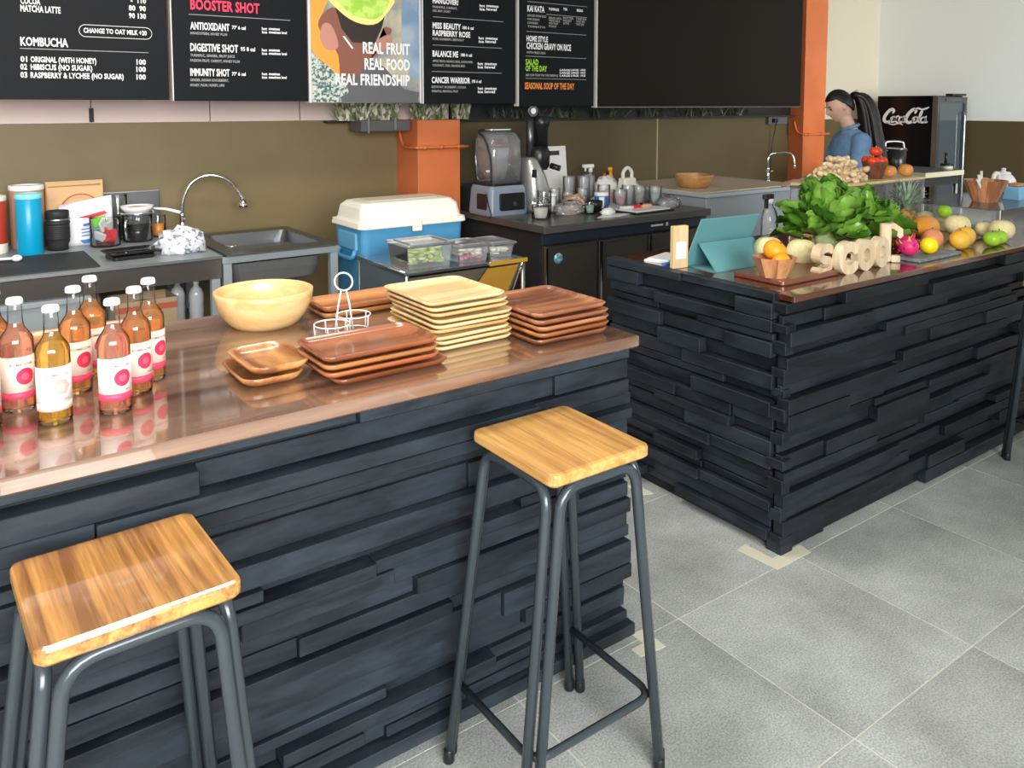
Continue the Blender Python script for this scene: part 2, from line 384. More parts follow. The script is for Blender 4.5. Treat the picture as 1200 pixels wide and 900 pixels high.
for k in range(17): obj('plank', MB().box(1.6405, 1.652+.008*(k % 3), 1.745, 2.6, .912-.052*(k+1)+.004, .912-.052*k, .0018), M_black_paintY, lc)
obj('plinth', MB().box(-.75, 1.64, 1.735, 1.75, 0, .04), M_black_paint, lc)

rc = thing('display_counter', 'black plank-clad display counter with dark mahogany top, covered in fruit and greens', 'counter', (0, 0, 0))
obj('core', MB().box(2.47, 5.75, 1.775, 2.64, 0, .925), M_dark_void, rc)
rt = MB().box(2.452, 5.78, 1.722, 2.66, .925, .95, .003)
obj('countertop', rt, M_mahog, rc, label='dark mahogany countertop')
clad(rc, 2.437, 5.75, 1.775, .922, 12, hsR, ext=.0, z0=.0, mt=M_black_dk, lmin=.22, lmax=1.0)
clad(rc, 1.79, 2.66, 2.47, .951, 21, hsR, side=True, ext=.0, z0=.035, mt=M_black_dkY, lmin=.16, lmax=.6)
# interlocking board ends at the outer corner
z = .922; rnd = random.Random(4)
while z > .05:
    h = rnd.choice(hsR); d = rnd.choice((.0, .008, .016))
    obj('plank', MB().box(2.436-d, 2.475, 1.744-d, 1.80, max(z-h+.003, 0), z, .0018), M_black_dk, rc); z -= h*2
obj('foot', MB().box(2.432, 2.50, 1.735, 1.80, 0, .06, .002), M_black_paint, rc)

M_tape = mat('masking_tape', (.62, .60, .46), .7)
def tape(label, pts, loc):
    o = obj('masking_tape', MB().prism(pts, (0, 0, 0), (1, 0, 0), (0, 1, 0), (0, 0, .0012)), M_tape); o.location = loc
    tag(o, label, 'tape', 'strips of tape on the floor')
tape('L-shaped cream masking tape on the floor at the corner of the display counter', [(-.03, .12), (-.085, .11), (-.075, -.055), (.12, -.055), (.13, -.0), (-.03, 0)], (2.425, 1.745, .0))
tape('cream masking tape on the floor at the near end of the bar counter', [(-.02, 0), (-.02, -.04), (.075, -.05), (.075, .05), (.03, .05), (.03, 0)], (1.66, 1.68, .0))
tape('white tape scrap on the floor at the gap between the two counters', [(0, 0), (.045, -.02), (.045, .09), (0, .1)], (2.36, 2.36, .0))

# ================================================================ STOOLS
def make_stool(label, seatmat, sw, sd, H, foot, loc, rz=0, ring=True):
    t = thing('bar_stool', label, 'stool', loc, rz, None)
    mb = slab(sw, sd, .03, .022, .006, H-.03); obj('seat', mb, seatmat, t)
    hx, hy = sw/2-.018, sd/2-.018; fx, fy = foot; g = .021; r = .0125; top = H-.043
    def arch(a, b, fa, fb):   # a, b top corners ; fa, fb feet
        a, b, fa, fb = map(Vector, (a, b, fa, fb)); d = (b-a).normalized(); R = .055
        pts = [fa]
        down = (a-fa).normalized()
        pa = a-down*R
        pb = b-(b-fb).normalized()*R
        n = 6
        for k in range(n+1):
            q = k/n; p = (1-q)**2*pa+2*(1-q)*q*a+q*q*(a+d*R); pts.append(p)
        for k in range(n+1):
            q = k/n; p = (1-q)**2*(b-d*R)+2*(1-q)*q*b+q*q*pb; pts.append(p)
        pts.append(fb)
        return MB().tube(pts, r, 10)
    C = {}
    for sx in (-1, 1):
        for sy in (-1, 1): C[sx, sy] = (Vector((sx*hx, sy*hy, top)), Vector((sx*fx-.018, sy*fy-.008, .012)))
    def off(p, dx, dy): return (p[0]+Vector((dx, dy, 0)), p[1]+Vector((dx, dy, 0)))
    for sy in (-1, 1):     # arches running along x
        a = off(C[-1, sy], g, 0); b = off(C[1, sy], -g, 0)
        obj('leg_frame', arch(a[0], b[0], a[1], b[1]), M_pipe, t)
        for q in (a, b): obj('foot_cap', MB().lathe([(.0135, 0), (.0145, .004), (.0135, .03), (.0115, .034)], (q[1].x, q[1].y, 0), 10), M_black, t)
    for sx in (-1, 1):     # arches running along y
        a = off(C[sx, -1], 0, g); b = off(C[sx, 1], 0, -g)
        obj('leg_frame', arch(a[0], b[0], a[1], b[1]), M_pipe, t)
        for q in (a, b): obj('foot_cap', MB().lathe([(.0135, 0), (.0145, .004), (.0135, .03), (.0115, .034)], (q[1].x, q[1].y, 0), 10), M_black, t)
    zr = .185
    def at(sx, sy, k=.013):
        a, b = C[sx, sy]; q = (zr-b.z)/(a.z-b.z); p = b.lerp(a, q); return Vector((p.x-sx*k, p.y-sy*k, zr))
    p = [at(-1, 1), at(-1, -1), at(1, -1), at(1, 1)]
    R = .05; P = [p[0]]
    for i in (1, 2):
        d0 = (p[i-1]-p[i]).normalized(); d1 = (p[i+1]-p[i]).normalized()
        for k in range(6):
            q = k/5; P.append((1-q)**2*(p[i]+d0*R)+2*(1-q)*q*p[i]+q*q*(p[i]+d1*R))
    P.append(p[3])
    obj('foot_ring', MB().tube(P, .0095, 8), M_pipe, t)
    for s in ((-1, -1), (1, -1), (-1, 1), (1, 1)):
        obj('bracket', MB().box(s[0]*(hx-.02)-.012, s[0]*(hx-.02)+.012, s[1]*(hy-.02)-.012, s[1]*(hy-.02)+.012, H-.036, H-.0295), M_black, t)
    return t
make_stool('bar stool with light oak seat standing between the two counters', M_seat2, .30, .325, .82, (.212, .172), (1.212, 1.497, 0))
make_stool('bar stool with dark-veined varnished oak seat in the near left corner', M_seat, .31, .305, .82, (.212, .172), (.243, 1.487, 0), math.radians(2))
make_stool('bar stool at the right edge of the frame, only its black tube leg showing', M_seat2, .30, .31, .82, (.212, .172), (4.185, 1.49, 0))

# ================================================================ TRAYS, DISHES, BOWLS ON THE BAR
def stack(name, n, w, d, h, step, base, mats, labels, cat, group, jit=.004, jr=1.5, r=.028, fl=.016, rim=.009, fix=None, seed=1):
    rnd = random.Random(seed); me = None
    for k in range(n):
        if me is None: o = obj(name, dish(w, d, h, r, fl, rim), mats[k % len(mats)]); me = o.data; me0 = me
        else:
            m = mats[k % len(mats)]; me = me0.copy(); me.materials.clear(); me.materials.append(m); o = obj(name, me, None)
        dx, dy, a = (rnd.uniform(-jit, jit), rnd.uniform(-jit, jit), rnd.uniform(-jr, jr))
        if fix and k in fix: dx, dy, a = fix[k]
        o.location = (base[0]+dx, base[1]+dy, base[2]+k*step); o.rotation_euler = (0, 0, math.radians(a))
        tag(o, labels[k] if isinstance(labels, list) else labels, cat, group)
ordn = ['lowest', 'second', 'third', 'fourth', 'fifth', 'sixth', 'seventh', 'eighth', 'ninth']
stack('serving_tray', 4, .318, .205, .0175, .0185, (.898, 1.885, .9505), [M_red_tray, M_red_tray, M_orange_tray, M_red_tray],
      ['reddish rectangular tray at the bottom of the low red stack beside the square dishes', 'reddish rectangular tray, second from the bottom of the low red stack', 'orange-brown rectangular tray just under the top one of the low red stack', 'reddish rectangular wooden tray on top of the low red stack'],
      'tray', 'red trays in the low stack', fix={0: (.022, -.006, 1), 1: (0, -.002, 0), 2: (-.002, 0, .5), 3: (0, .004, 0)})
stack('square_tray', 9,   .262, .285, .0146, .0155, (1.215, 2.01, .9505), [M_pale_tray, M_pale_tray, M_pale_tray, M_pale_tray2, M_pale_tray, M_pale_tray, M_pale_tray2, M_pale_tray, M_pale_tray],
      [('pale wooden square tray, %s from the bottom of the tall pale stack' % q) if q != 'lowest' else 'pale wooden square tray at the bottom of the tall pale stack' for q in ordn[:8]]+['pale wooden square tray on top of the tall pale stack'],
      'tray', 'pale square trays in the tall stack', jit=.008, jr=2, rim=.009, fl=.018, seed=5, fix={8: (-.012, .012, 0), 7: (-.008, .006, 0), 0: (.004, .004, 1)})
stack('square_tray', 5, .27, .29, .0174, .0185, (1.482, 1.905, .9505), [M_brown_tray, M_orange_tray, M_brown_tray, M_brown_tray, M_brown_tray],
      ['brown square tray at the bottom of the stack at the bar end', 'brown square tray, second from the bottom at the bar end', 'brown square tray, in the middle of the stack at the bar end', 'brown square tray, just under the top one at the bar end', 'dark brown square tray on top of the stack at the bar end'],
      'tray', 'brown square trays in the stack at the bar end', jit=.006, seed=9, fix={4: (0, .004, 0)})
stack('small_dish', 2, .155, .215, .0235, .0238, (.655, 1.985, .9505), [M_dish],
      ['small wooden square dish underneath, left of the red trays', 'small wooden square dish with dark grain on top, left of the red trays'], 'dish', 'small dishes', r=.04, fl=.02, rim=.006, fix={0: (0, 0, 0), 1: (.018, .006, 2)})
stack('long_tray', 2, .36, .17, .0208, .021, (1.16, 2.45, .9505), [M_orange_tray], ['lower light brown long tray behind the wire caddy', 'upper light brown long tray behind the wire caddy'], 'tray', 'long trays behind the wire caddy')
stack('long_tray', 2, .30, .13, .0208, .021, (.34, 2.53, .9505), [M_orange_tray], ['lower light brown long tray behind the bottles', 'upper light brown long tray behind the bottles'], 'tray', 'long trays behind the bottles')
def bowl_profile(R, H, t=.009, br=.6):
    out = [(R*br, 0)]; 
    for k in range(1, 9):
        q = k/8; out.append((R*(br+(1-br)*math.sin(q*PI/2)**.8), H*q))
    out.append((R-t*.5, H+t*.25)); out.append((R-t, H-.001))
    for k in range(7, -1, -1):
        q = k/8; out.append((max(R*(br+(1-br)*math.sin(q*PI/2)**.8)-t*1.1, 0.01), t+(H-t)*q))
    out.append((0, t)); return out
o = obj('wooden_bowl', MB().lathe(bowl_profile(.147, .107, .011, .62), (0, 0, 0), 48), M_bowl); o.location = (.818, 2.445, .9505)
tag(o, 'large round pale beech bowl standing empty on the walnut bar top', 'bowl')

# wire caddy
cd = thing('wire_caddy', 'white wire condiment caddy with ring handle behind the red trays', 'caddy', (.96, 2.175, .95))
M_wire = mat('white_wire', (.78, .78, .80), .35)
def circ(cx, cy, z, r, n=22): return [(cx+r*math.cos(2*PI*k/n), cy+r*math.sin(2*PI*k/n), z) for k in range(n)]
for cx, cy in ((-.05, -.03), (.045, .035)):
    obj('ring', MB().tube(circ(cx, cy, .052, .05), .0022, 6, True), M_wire, cd)
    obj('ring', MB().tube(circ(cx, cy, .006, .046), .002, 6, True), M_wire, cd)
    for k in range(5):
        a = k*2*PI/5+.3; obj('strut', MB().tube([(cx+.05*math.cos(a), cy+.05*math.sin(a), .052), (cx+.046*math.cos(a), cy+.046*math.sin(a), .004)], .002, 6), M_wire, cd)
obj('handle', MB().tube([(-.030, .002, .004), (-.018, .0, .09), (-.008, 0, .137)], .0026, 6).tube([(.030, .002, .004), (.018, .0, .09), (.008, 0, .137)], .0026, 6).tube([(.026*math.cos(2*PI*k/20)*.8, -.026*math.cos(2*PI*k/20)*.6, .162+.026*math.sin(2*PI*k/20)) for k in range(20)], .0028, 6, True), M_wire, cd)

# ================================================================ BOTTLES
def liquid(name, c):
    m = mat(name, c, .05, trans=.86, ior=1.33); return m
M_liq_gold = liquid('golden_liquid', (.92, .58, .10)); M_liq_pink = liquid('pink_liquid', (1, .50, .34)); M_liq_or = liquid('orange_liquid', (1, .52, .20))
M_lab = mat('paper_label', (.86, .80, .76), .6); M_lab2 = mat('peach_label', (.88, .70, .60), .6)
M_ink = mat('grey_ink', (.16, .12, .12), .6); M_magenta = mat('crimson_ink', (.70, .03, .09), .5); M_dusty = mat('dusty_pink_ink', (.62, .36, .32), .5); M_bandp = mat('blush_ink', (.85, .55, .50), .5); M_bandr = mat('red_band_ink', (.75, .06, .13), .5)
def arc_patch(r, a0, a1, z0, z1, n=16, t=.0004):
    vs = []; fs = []
    for k in range(n+1):
        a = a0+(a1-a0)*k/n
        for rr in (r, r+t): vs += [(rr*math.cos(a), rr*math.sin(a), z0), (rr*math.cos(a), rr*math.sin(a), z1)]
    for k in range(n):
        i = 4*k; fs += [(i+2, i+6, i+7, i+3), (i, i+1, i+5, i+4), (i+1, i+3, i+7, i+5), (i, i+4, i+6, i+2)]
    return MB().add(vs, fs)
def arc_disc(r, a, z, R, n=20, yk=1, hexa=False):
    vs = [(r*math.cos(a), r*math.sin(a), z)]
    for ring in (.5, 1.0):
        for k in range(n):
            q = 2*PI*k/n; RR = R*(math.cos(PI/6)/math.cos((q % (PI/3))-PI/6) if hexa else 1); aa = a+ring*RR*math.cos(q)/r; vs.append((r*math.cos(aa), r*math.sin(aa), z+ring*RR*yk*math.sin(q)))
    fs = [(0, 1+k, 1+(k+1) % n) for k in range(n)]+[(1+k, 1+n+k, 1+n+(k+1) % n, 1+(k+1) % n) for k in range(n)]
    return MB().add(vs, fs)
txt_kom = text_meshes([('KOMBUCHA', .046, .0058, .02)])[0]
BR = .0335
glass_prof = [(.0, .003), (.030, .0), (BR, .004), (BR, .152), (.0325, .160), (.028, .168), (.0175, .184), (.0150, .196), (.0135, .236), (.0150, .238), (.0150, .246), (.0125, .247)]
liq_prof = [(0, .006), (.0285, .006), (BR-.002, .009), (BR-.002, .151), (.0305, .1585), (.026, .166), (.0160, .182), (.0142, .19), (0, .19)]
cap_prof = [(.0168, .236), (.0172, .238), (.0165, .246), (.0140, .2495), (0, .2505)]
def bottle(label, loc, liq, dot, band, rz, hexa=False, paper=M_lab):
    t = thing('glass_bottle', label, 'bottle', loc, rz, 'bottles on the bar')
    obj('glass', MB().lathe(glass_prof, n=28), M_glass, t); obj('liquid', MB().lathe(liq_prof, n=28), liq, t)
    obj('cap', MB().lathe(cap_prof, n=20), mat('white_cap', (.80, .80, .80), .35), t)
    A = -PI/2
    lb = obj('label', arc_patch(BR+.0003, A-1.35, A+1.35, .046, .124), paper, t)
    obj('band', arc_patch(BR+.0003, A-1.35, A+1.35, .030, .046), band, t)
    obj('emblem', arc_disc(BR+.0012, A+.40, .080, .0185, 24, 1, hexa), dot, lb)
    obj('emblem', arc_disc(BR+.0016, A+.40, .080, .0085, 12), mat('rose_emblem_ink', (.76, .10, .16), .5) if not hexa else mat('dusty_emblem_ink', (.68, .43, .38), .5), lb)
    V, F = txt_kom; mb = MB(); vs = []
    for x, y in V:
        a = A-.45+x/(BR+.0012); vs.append(((BR+.0018)*math.cos(a), (BR+.0018)*math.sin(a), .1045+y))
    mb.add(vs, F, False); obj('lettering', mb, M_ink, lb)
    V, F = txt_kom; vs = []
    for x, y in V:
        a = A+.5+x*.3/(BR+.0012); vs.append(((BR+.0012)*math.cos(a), (BR+.0012)*math.sin(a), .052+y*.35))
    obj('small_print', MB().add(vs, F, False), M_ink, lb)
    return t
R_ = math.radians
bottle('golden drink bottle with a pale pink hexagon label, front of the group', (.197, 1.945, .9503), M_liq_gold, M_dusty, M_bandp, R_(-4), True)
bottle('pink drink bottle with crimson dot label, at the left of the golden one', (.141, 2.068, .9503), M_liq_pink, M_magenta, M_bandr, R_(-2), paper=M_lab2)
bottle('orange drink bottle with crimson dot, directly behind the golden one', (.262, 2.12, .9503), M_liq_or, M_magenta, M_bandr, R_(4), paper=M_lab2)
bottle('pink drink bottle with crimson dot label, front of the right-hand three', (.313, 1.935, .9503), M_liq_pink, M_magenta, M_bandr, R_(-4))
bottle('orange drink bottle, middle one of the right-hand three', (.376, 2.032, .9503), M_liq_or, M_magenta, M_bandr, R_(2), paper=M_lab2)
bottle('orange drink bottle, rearmost of the right-hand three', (.424, 2.115, .9503), M_liq_or, M_magenta, M_bandr, R_(12), paper=M_lab2)
bottle('orange drink bottle at the back, behind the one behind the golden bottle', (.312, 2.225, .9503), M_liq_or, M_magenta, M_bandr, R_(8), paper=M_lab2)
bottle('pink drink bottle cut by the left edge of the photo', (.070, 1.985, .9503), M_liq_pink, M_magenta, M_bandr, R_(0))
bottle('orange drink bottle at the left edge, farther back with its cap showing', (.106, 2.19, .9503), M_liq_or, M_magenta, M_bandr, R_(0))

# ================================================================ MENU BOARDS
M_mb = mat('menu_board_black', (.007, .008, .010), .55, spec=.15); M_alu = mat('board_edge_white', (.62, .62, .62), .35)
TC = {'w': mat('white_print', (.80, .80, .80), .6), 'g': mat('grey_print', (.30, .30, .30), .6), 'p': mat('pink_print', (.85, .04, .10), .6), 'l': mat('lime_print', (.30, .62, .04), .6), 'o': mat('orange_print', (.80, .25, .04), .6)}
YB = 4.70
boards = {}
for k, (x0, x1, zb, label) in {1: (.02, 1.078, 1.646, 'black menu board listing kombucha, leftmost on the wall'), 2: (1.103, 1.862, 1.641, 'black menu board headed BOOSTER SHOT in pink'),
        3: (2.645, 3.382, 1.627, 'black menu board ending with CANCER WARRIOR, right of the poster'), 4: (3.409, 4.108, 1.610, 'black menu board with green and orange lines of print')}.items():
    t = thing('menu_board', label, 'menu board', (0, 0, 0), 0, None)
    obj('panel', MB().box(x0, x1, YB-.02, YB+.03, zb, 2.74, .002), M_mb, t); boards[k] = t
    obj('edge_strip', MB().box(x0-.006, x0, YB-.021, YB+.03, zb, 2.74), M_alu if k in (2, 3, 4) else M_mb, t)
    obj('bracket', MB().box(x0+.2, x0+.24, YB+.03, 5.25, 2.6, 2.64).box(x1-.24, x1-.2, YB+.03, 5.25, 2.6, 2.64), M_black, t)
t = thing('blank_board', 'large blank black board hanging right of the menu boards, up to the column', 'board', (0, 0, 0))
obj('panel', MB().box(4.137, 6.66, YB-.025, YB+.03, 1.598, 2.86, .002), mat('blank_board_brown', (.012, .009, .007), .6, spec=.12), t)
obj('edge_strip', MB().box(4.130, 4.137, YB-.026, YB+.03, 1.598, 2.86), M_alu, t)
obj('frame', MB().box(4.137, 6.66, YB-.029, YB-.025, 1.598, 1.606), M_steeld, t)
obj('bracket', MB().box(4.4, 4.44, YB+.03, 5.25, 2.7, 2.74).box(6.3, 6.34, YB+.03, 5.25, 2.7, 2.74), M_black, t)
TEXTS = [(1, 'COCOA', 0.407, 2.1118, 0.084, 0.0288, 'w'),
 (1, 'MATCHA LATTE', 0.405, 2.0748, 0.173, 0.0309, 'w'),
 (1, '-  110', 0.903, 2.1514, 0.075, 0.0264, 'w'),
 (1, '80  90', 0.893, 2.1112, 0.083, 0.0264, 'w'),
 (1, '90 130', 0.892, 2.0715, 0.083, 0.0264, 'w'),
 (1, 'CHANGE TO OAT MILK +20', 0.677, 1.9857, 0.299, 0.0236, 'w'),
 (1, 'KOMBUCHA', 0.398, 1.9097, 0.207, 0.0413, 'w'),
 (1, '_', 0.394, 1.893, 0.588, 0.0029, 'g'),
 (1, '01', 0.395, 1.8302, 0.029, 0.0269, 'w'),
 (1, 'ORIGINAL (WITH HONEY)', 0.438, 1.8303, 0.292, 0.0271, 'w'),
 (1, '02', 0.393, 1.7929, 0.029, 0.027, 'w'),
 (1, 'HIBISCUS (NO SUGAR)', 0.437, 1.7927, 0.273, 0.0271, 'w'),
 (1, '03', 0.392, 1.7534, 0.029, 0.027, 'w'),
 (1, 'RASPBERRY & LYCHEE (NO SUGAR)', 0.435, 1.753, 0.421, 0.0272, 'w'),
 (1, '100', 0.921, 1.8315, 0.046, 0.0268, 'w'),
 (1, '100', 0.919, 1.7935, 0.046, 0.0268, 'w'),
 (1, '100', 0.918, 1.7533, 0.046, 0.0268, 'w'),
 (2, 'BOOSTER SHOT', 1.202, 2.1385, 0.379, 0.055, 'p'),
 (2, '_', 1.192, 2.1081, 0.569, 0.0032, 'g'),
 (2, 'ANTIOXIDANT', 1.198, 2.0305, 0.211, 0.0391, 'w'),
 (2, "77' 6 cal", 1.423, 2.0425, 0.076, 0.0189, 'w'),
 (2, 'MANGOSTEEN, HONEY PLUM', 1.198, 2.0029, 0.197, 0.0138, 'g'),
 (2, 'DIGESTIVE SHOT', 1.195, 1.9131, 0.259, 0.0415, 'w'),
 (2, '95 8 cal', 1.468, 1.9234, 0.082, 0.0215, 'w'),
 (2, 'TURMERIC, GINGER, FRUIT JUICE', 1.194, 1.8831, 0.24, 0.0139, 'g'),
 (2, 'PASSION FRUIT, CARROT, HONEY PLUM', 1.193, 1.8554, 0.268, 0.0139, 'g'),
 (2, 'IMMUNITY SHOT', 1.191, 1.779, 0.212, 0.0393, 'w'),
 (2, "77' 6 cal", 1.416, 1.7837, 0.077, 0.0191, 'w'),
 (2, 'GINGER, INDIAN GOOSEBERRY,', 1.19, 1.7489, 0.207, 0.0139, 'g'),
 (2, 'HONEY, PLUM, HONEY, LIME', 1.189, 1.7211, 0.183, 0.0139, 'g'),
 (2, 'hot', 1.592, 2.0466, 0.03, 0.0121, 'w'),
 (2, 'ice', 1.592, 2.0273, 0.03, 0.0121, 'w'),
 (2, 'sweetness', 1.632, 2.0487, 0.065, 0.0121, 'w'),
 (2, 'sweetness level', 1.632, 2.0293, 0.106, 0.0121, 'w'),
 (2, 'hot', 1.589, 1.9256, 0.03, 0.0121, 'w'),
 (2, 'ice', 1.589, 1.9062, 0.03, 0.0121, 'w'),
 (2, 'sweetness', 1.629, 1.9271, 0.065, 0.0122, 'w'),
 (2, 'sweetness level', 1.629, 1.9076, 0.106, 0.0122, 'w'),
 (2, 'hot', 1.586, 1.7896, 0.03, 0.0122, 'w'),
 (2, 'ice', 1.586, 1.7701, 0.03, 0.0122, 'w'),
 (2, 'sweetness', 1.626, 1.7904, 0.065, 0.0122, 'w'),
 (2, 'sweetness level', 1.625, 1.7709, 0.106, 0.0122, 'w'),
 (9, 'REAL FRUIT', 2.217, 1.9388, 0.327, 0.0678, 'w'),
 (9, 'REAL FOOD', 2.227, 1.8397, 0.316, 0.0681, 'w'),
 (9, 'REAL FRIENDSHIP', 2.034, 1.7424, 0.508, 0.0668, 'w'),
 (3, 'HANGOVER!', 2.717, 2.2782, 0.195, 0.0328, 'w'),
 (3, 'PINEAPPLE, CARROT,', 2.716, 2.2481, 0.189, 0.0142, 'g'),
 (3, 'LIME, MINT, HONEY', 2.716, 2.2235, 0.136, 0.0142, 'g'),
 (3, '_', 2.719, 2.1881, 0.559, 0.0038, 'g'),
 (3, 'MISS BEAUTY', 2.715, 2.1165, 0.216, 0.0384, 'w'),
 (3, '180 6 cal', 2.944, 2.1232, 0.088, 0.0197, 'w'),
 (3, 'RASPBERRY ROSE', 2.715, 2.0698, 0.29, 0.0357, 'w'),
 (3, 'ROSE, RASPBERRY, BEETROOT', 2.714, 2.0423, 0.243, 0.0143, 'g'),
 (3, '_', 2.714, 2.0065, 0.549, 0.0039, 'g'),
 (3, 'BALANCE ME', 2.713, 1.9348, 0.196, 0.0386, 'w'),
 (3, '180 6 cal', 2.93, 1.9422, 0.088, 0.0198, 'w'),
 (3, 'APPLE, PEACH, MANGO, BASIL, SUNFLOWER', 2.713, 1.8989, 0.311, 0.0144, 'g'),
 (3, 'COCONUT, CHIA, ORANGE SEED', 2.713, 1.8712, 0.25, 0.0144, 'g'),
 (3, '_', 2.706, 1.8351, 0.557, 0.0039, 'g'),
 (3, 'CANCER WARRIOR', 2.705, 1.7631, 0.298, 0.0388, 'w'),
 (3, '195 6 cal', 3.017, 1.7679, 0.076, 0.0201, 'w'),
 (3, 'BEETROOT, BLUEBERRY, COCOA', 2.705, 1.7298, 0.264, 0.0144, 'g'),
 (3, 'PINEAPPLE, SEASONAL FRUIT', 2.705, 1.7021, 0.203, 0.0144, 'g'),
 (3, 'hot', 3.081, 2.2786, 0.042, 0.0142, 'w'),
 (3, 'ice', 3.081, 2.2558, 0.042, 0.0142, 'w'),
 (3, 'sweetness', 3.136, 2.2824, 0.099, 0.0143, 'w'),
 (3, 'level', 3.136, 2.2595, 0.084, 0.0143, 'w'),
 (3, 'hot', 3.073, 2.0615, 0.042, 0.0143, 'w'),
 (3, 'ice', 3.073, 2.0387, 0.042, 0.0143, 'w'),
 (3, 'sweetness', 3.129, 2.0641, 0.099, 0.0144, 'w'),
 (3, 'level', 3.128, 2.0411, 0.085, 0.0144, 'w'),
 (3, 'hot', 3.065, 1.8894, 0.042, 0.0143, 'w'),
 (3, 'ice', 3.065, 1.8665, 0.042, 0.0144, 'w'),
 (3, 'sweetness', 3.121, 1.891, 0.099, 0.0144, 'w'),
 (3, 'level', 3.121, 1.8679, 0.085, 0.0144, 'w'),
 (3, 'hot', 3.065, 1.7226, 0.042, 0.0144, 'w'),
 (3, 'ice', 3.065, 1.6995, 0.042, 0.0144, 'w'),
 (3, 'sweetness', 3.12, 1.7232, 0.099, 0.0145, 'w'),
 (3, 'level', 3.12, 1.7, 0.085, 0.0145, 'w'),
 (4, '_', 3.483, 2.3416, 0.552, 0.0041, 'g'),
 (4, 'KAI KATA', 3.483, 2.2765, 0.152, 0.0415, 'w'),
 (4, 'TOPPINGS', 3.673, 2.295, 0.094, 0.0181, 'w'),
 (4, 'TEA', 3.807, 2.3039, 0.04, 0.0183, 'w'),
 (4, 'BREAD', 3.936, 2.3031, 0.058, 0.0186, 'w'),
 (4, '_', 3.65, 2.2633, 0.385, 0.0042, 'g'),
 (4, 'MINCED PORK EGG', 3.483, 2.2409, 0.167, 0.0142, 'g'),
 (4, 'SERVED WITH', 3.673, 2.2346, 0.118, 0.0145, 'g'),
 (4, 'BUTTER', 3.807, 2.2426, 0.097, 0.0147, 'g'),
 (4, 'TOAST JAM', 3.928, 2.2437, 0.099, 0.0149, 'g'),
 (4, 'PORK SAUSAGE', 3.483, 2.2154, 0.106, 0.0142, 'g'),
 (4, 'WITH RICE', 3.674, 2.2152, 0.102, 0.0145, 'g'),
 (4, 'HONEY', 3.807, 2.223, 0.08, 0.0147, 'g'),
 (4, 'TOAST JAM', 3.929, 2.2239, 0.082, 0.0149, 'g'),
 (4, 'CHICKEN', 3.483, 2.1899, 0.091, 0.0143, 'g'),
 (4, 'WITH TOAST', 3.674, 2.1959, 0.086, 0.0145, 'g'),
 (4, 'BUTTER ', 3.808, 2.2034, 0.056, 0.0147, 'g'),
 (4, 'TOAST JAM', 3.929, 2.204, 0.074, 0.0149, 'g'),
 (4, 'TOMATO', 3.483, 2.1643, 0.16, 0.0143, 'g'),
 (4, 'OR SALAD', 3.674, 2.1765, 0.07, 0.0145, 'g'),
 (4, '_', 3.475, 2.1336, 0.553, 0.0042, 'g'),
 (4, 'HOME STYLE', 3.476, 2.0681, 0.191, 0.0387, 'w'),
 (4, 'CHICKEN GRAVY ON RICE', 3.476, 2.0145, 0.406, 0.0447, 'w'),
 (4, 'WITH FRIED EGG', 3.476, 1.9816, 0.168, 0.0155, 'g'),
 (4, '_', 3.468, 1.9605, 0.562, 0.0042, 'g'),
 (4, 'SALAD', 3.468, 1.9037, 0.114, 0.0388, 'l'),
 (4, 'OF THE DAY', 3.468, 1.8589, 0.191, 0.0389, 'l'),
 (4, 'ASK OUR STAFF FOR THE DRESSING', 3.468, 1.8229, 0.294, 0.0156, 'g'),
 (4, 'LARGE', 3.778, 1.8662, 0.097, 0.0136, 'w'),
 (4, 'LARGE', 3.778, 1.8459, 0.097, 0.0136, 'w'),
 (4, 'LARGE', 3.778, 1.8255, 0.097, 0.0136, 'w'),
 (4, 'LARGE', 3.882, 1.8687, 0.074, 0.0137, 'w'),
 (4, 'LARGE', 3.883, 1.8482, 0.074, 0.0137, 'w'),
 (4, 'LARGE', 3.883, 1.8276, 0.074, 0.0137, 'w'),
 (4, 'LARGE', 3.973, 1.8709, 0.05, 0.0138, 'w'),
 (4, 'LARGE', 3.973, 1.8501, 0.05, 0.0138, 'w'),
 (4, 'LARGE', 3.973, 1.8294, 0.05, 0.0138, 'w'),
 (4, '_', 3.469, 1.8049, 0.563, 0.0042, 'g'),
 (4, 'SEASONAL SOUP OF THE DAY', 3.461, 1.7328, 0.455, 0.045, 'o')]
po = thing('poster_board', 'photo poster of a green smoothie in a hand, reading REAL FRUIT', 'poster', (0, 0, 0))
px0, px1, pz = 1.876, 2.622, 1.632
obj('panel', MB().box(px0, px1, YB-.02, YB+.03, pz, 2.74, .002), mat('poster_cream', (.62, .52, .34), .5, noise=(3.5, (.10, .15, .20), .40, .62)), po)
obj('edge_strip', MB().box(px0-.008, px0+.006, YB-.0215, YB+.03, pz, 2.74).box(px1-.006, px1+.004, YB-.0215, YB+.03, pz, 2.74), M_alu, po)
def flat(name, pts, c, lay, sm=0, noise=None):
    p = [Vector((x, z, 0)) for x, z in pts]
    if sm: p = smooth(p, sm, True)
    obj(name, MB().prism([(q[0], q[1]) for q in p], (0, YB-.0202-lay*.0004, 0), (1, 0, 0), (0, 0, 1), (0, -.0003, 0)), mat('print_'+name, c, .55, noise=noise), po)
flat('printed_shadow', [(2.05, pz+.002), (2.60, pz+.002), (2.612, 1.70), (2.5, 1.72), (2.36, 1.86), (2.2, 1.92), (2.1, 1.8)], (.10, .10, .11), 1)
flat('printed_background', [(2.50, 2.30), (2.612, 2.30), (2.612, 1.80), (2.5, 1.9)], (.16, .25, .38), 1, 4, (5, (.30, .38, .45), .4, .6))
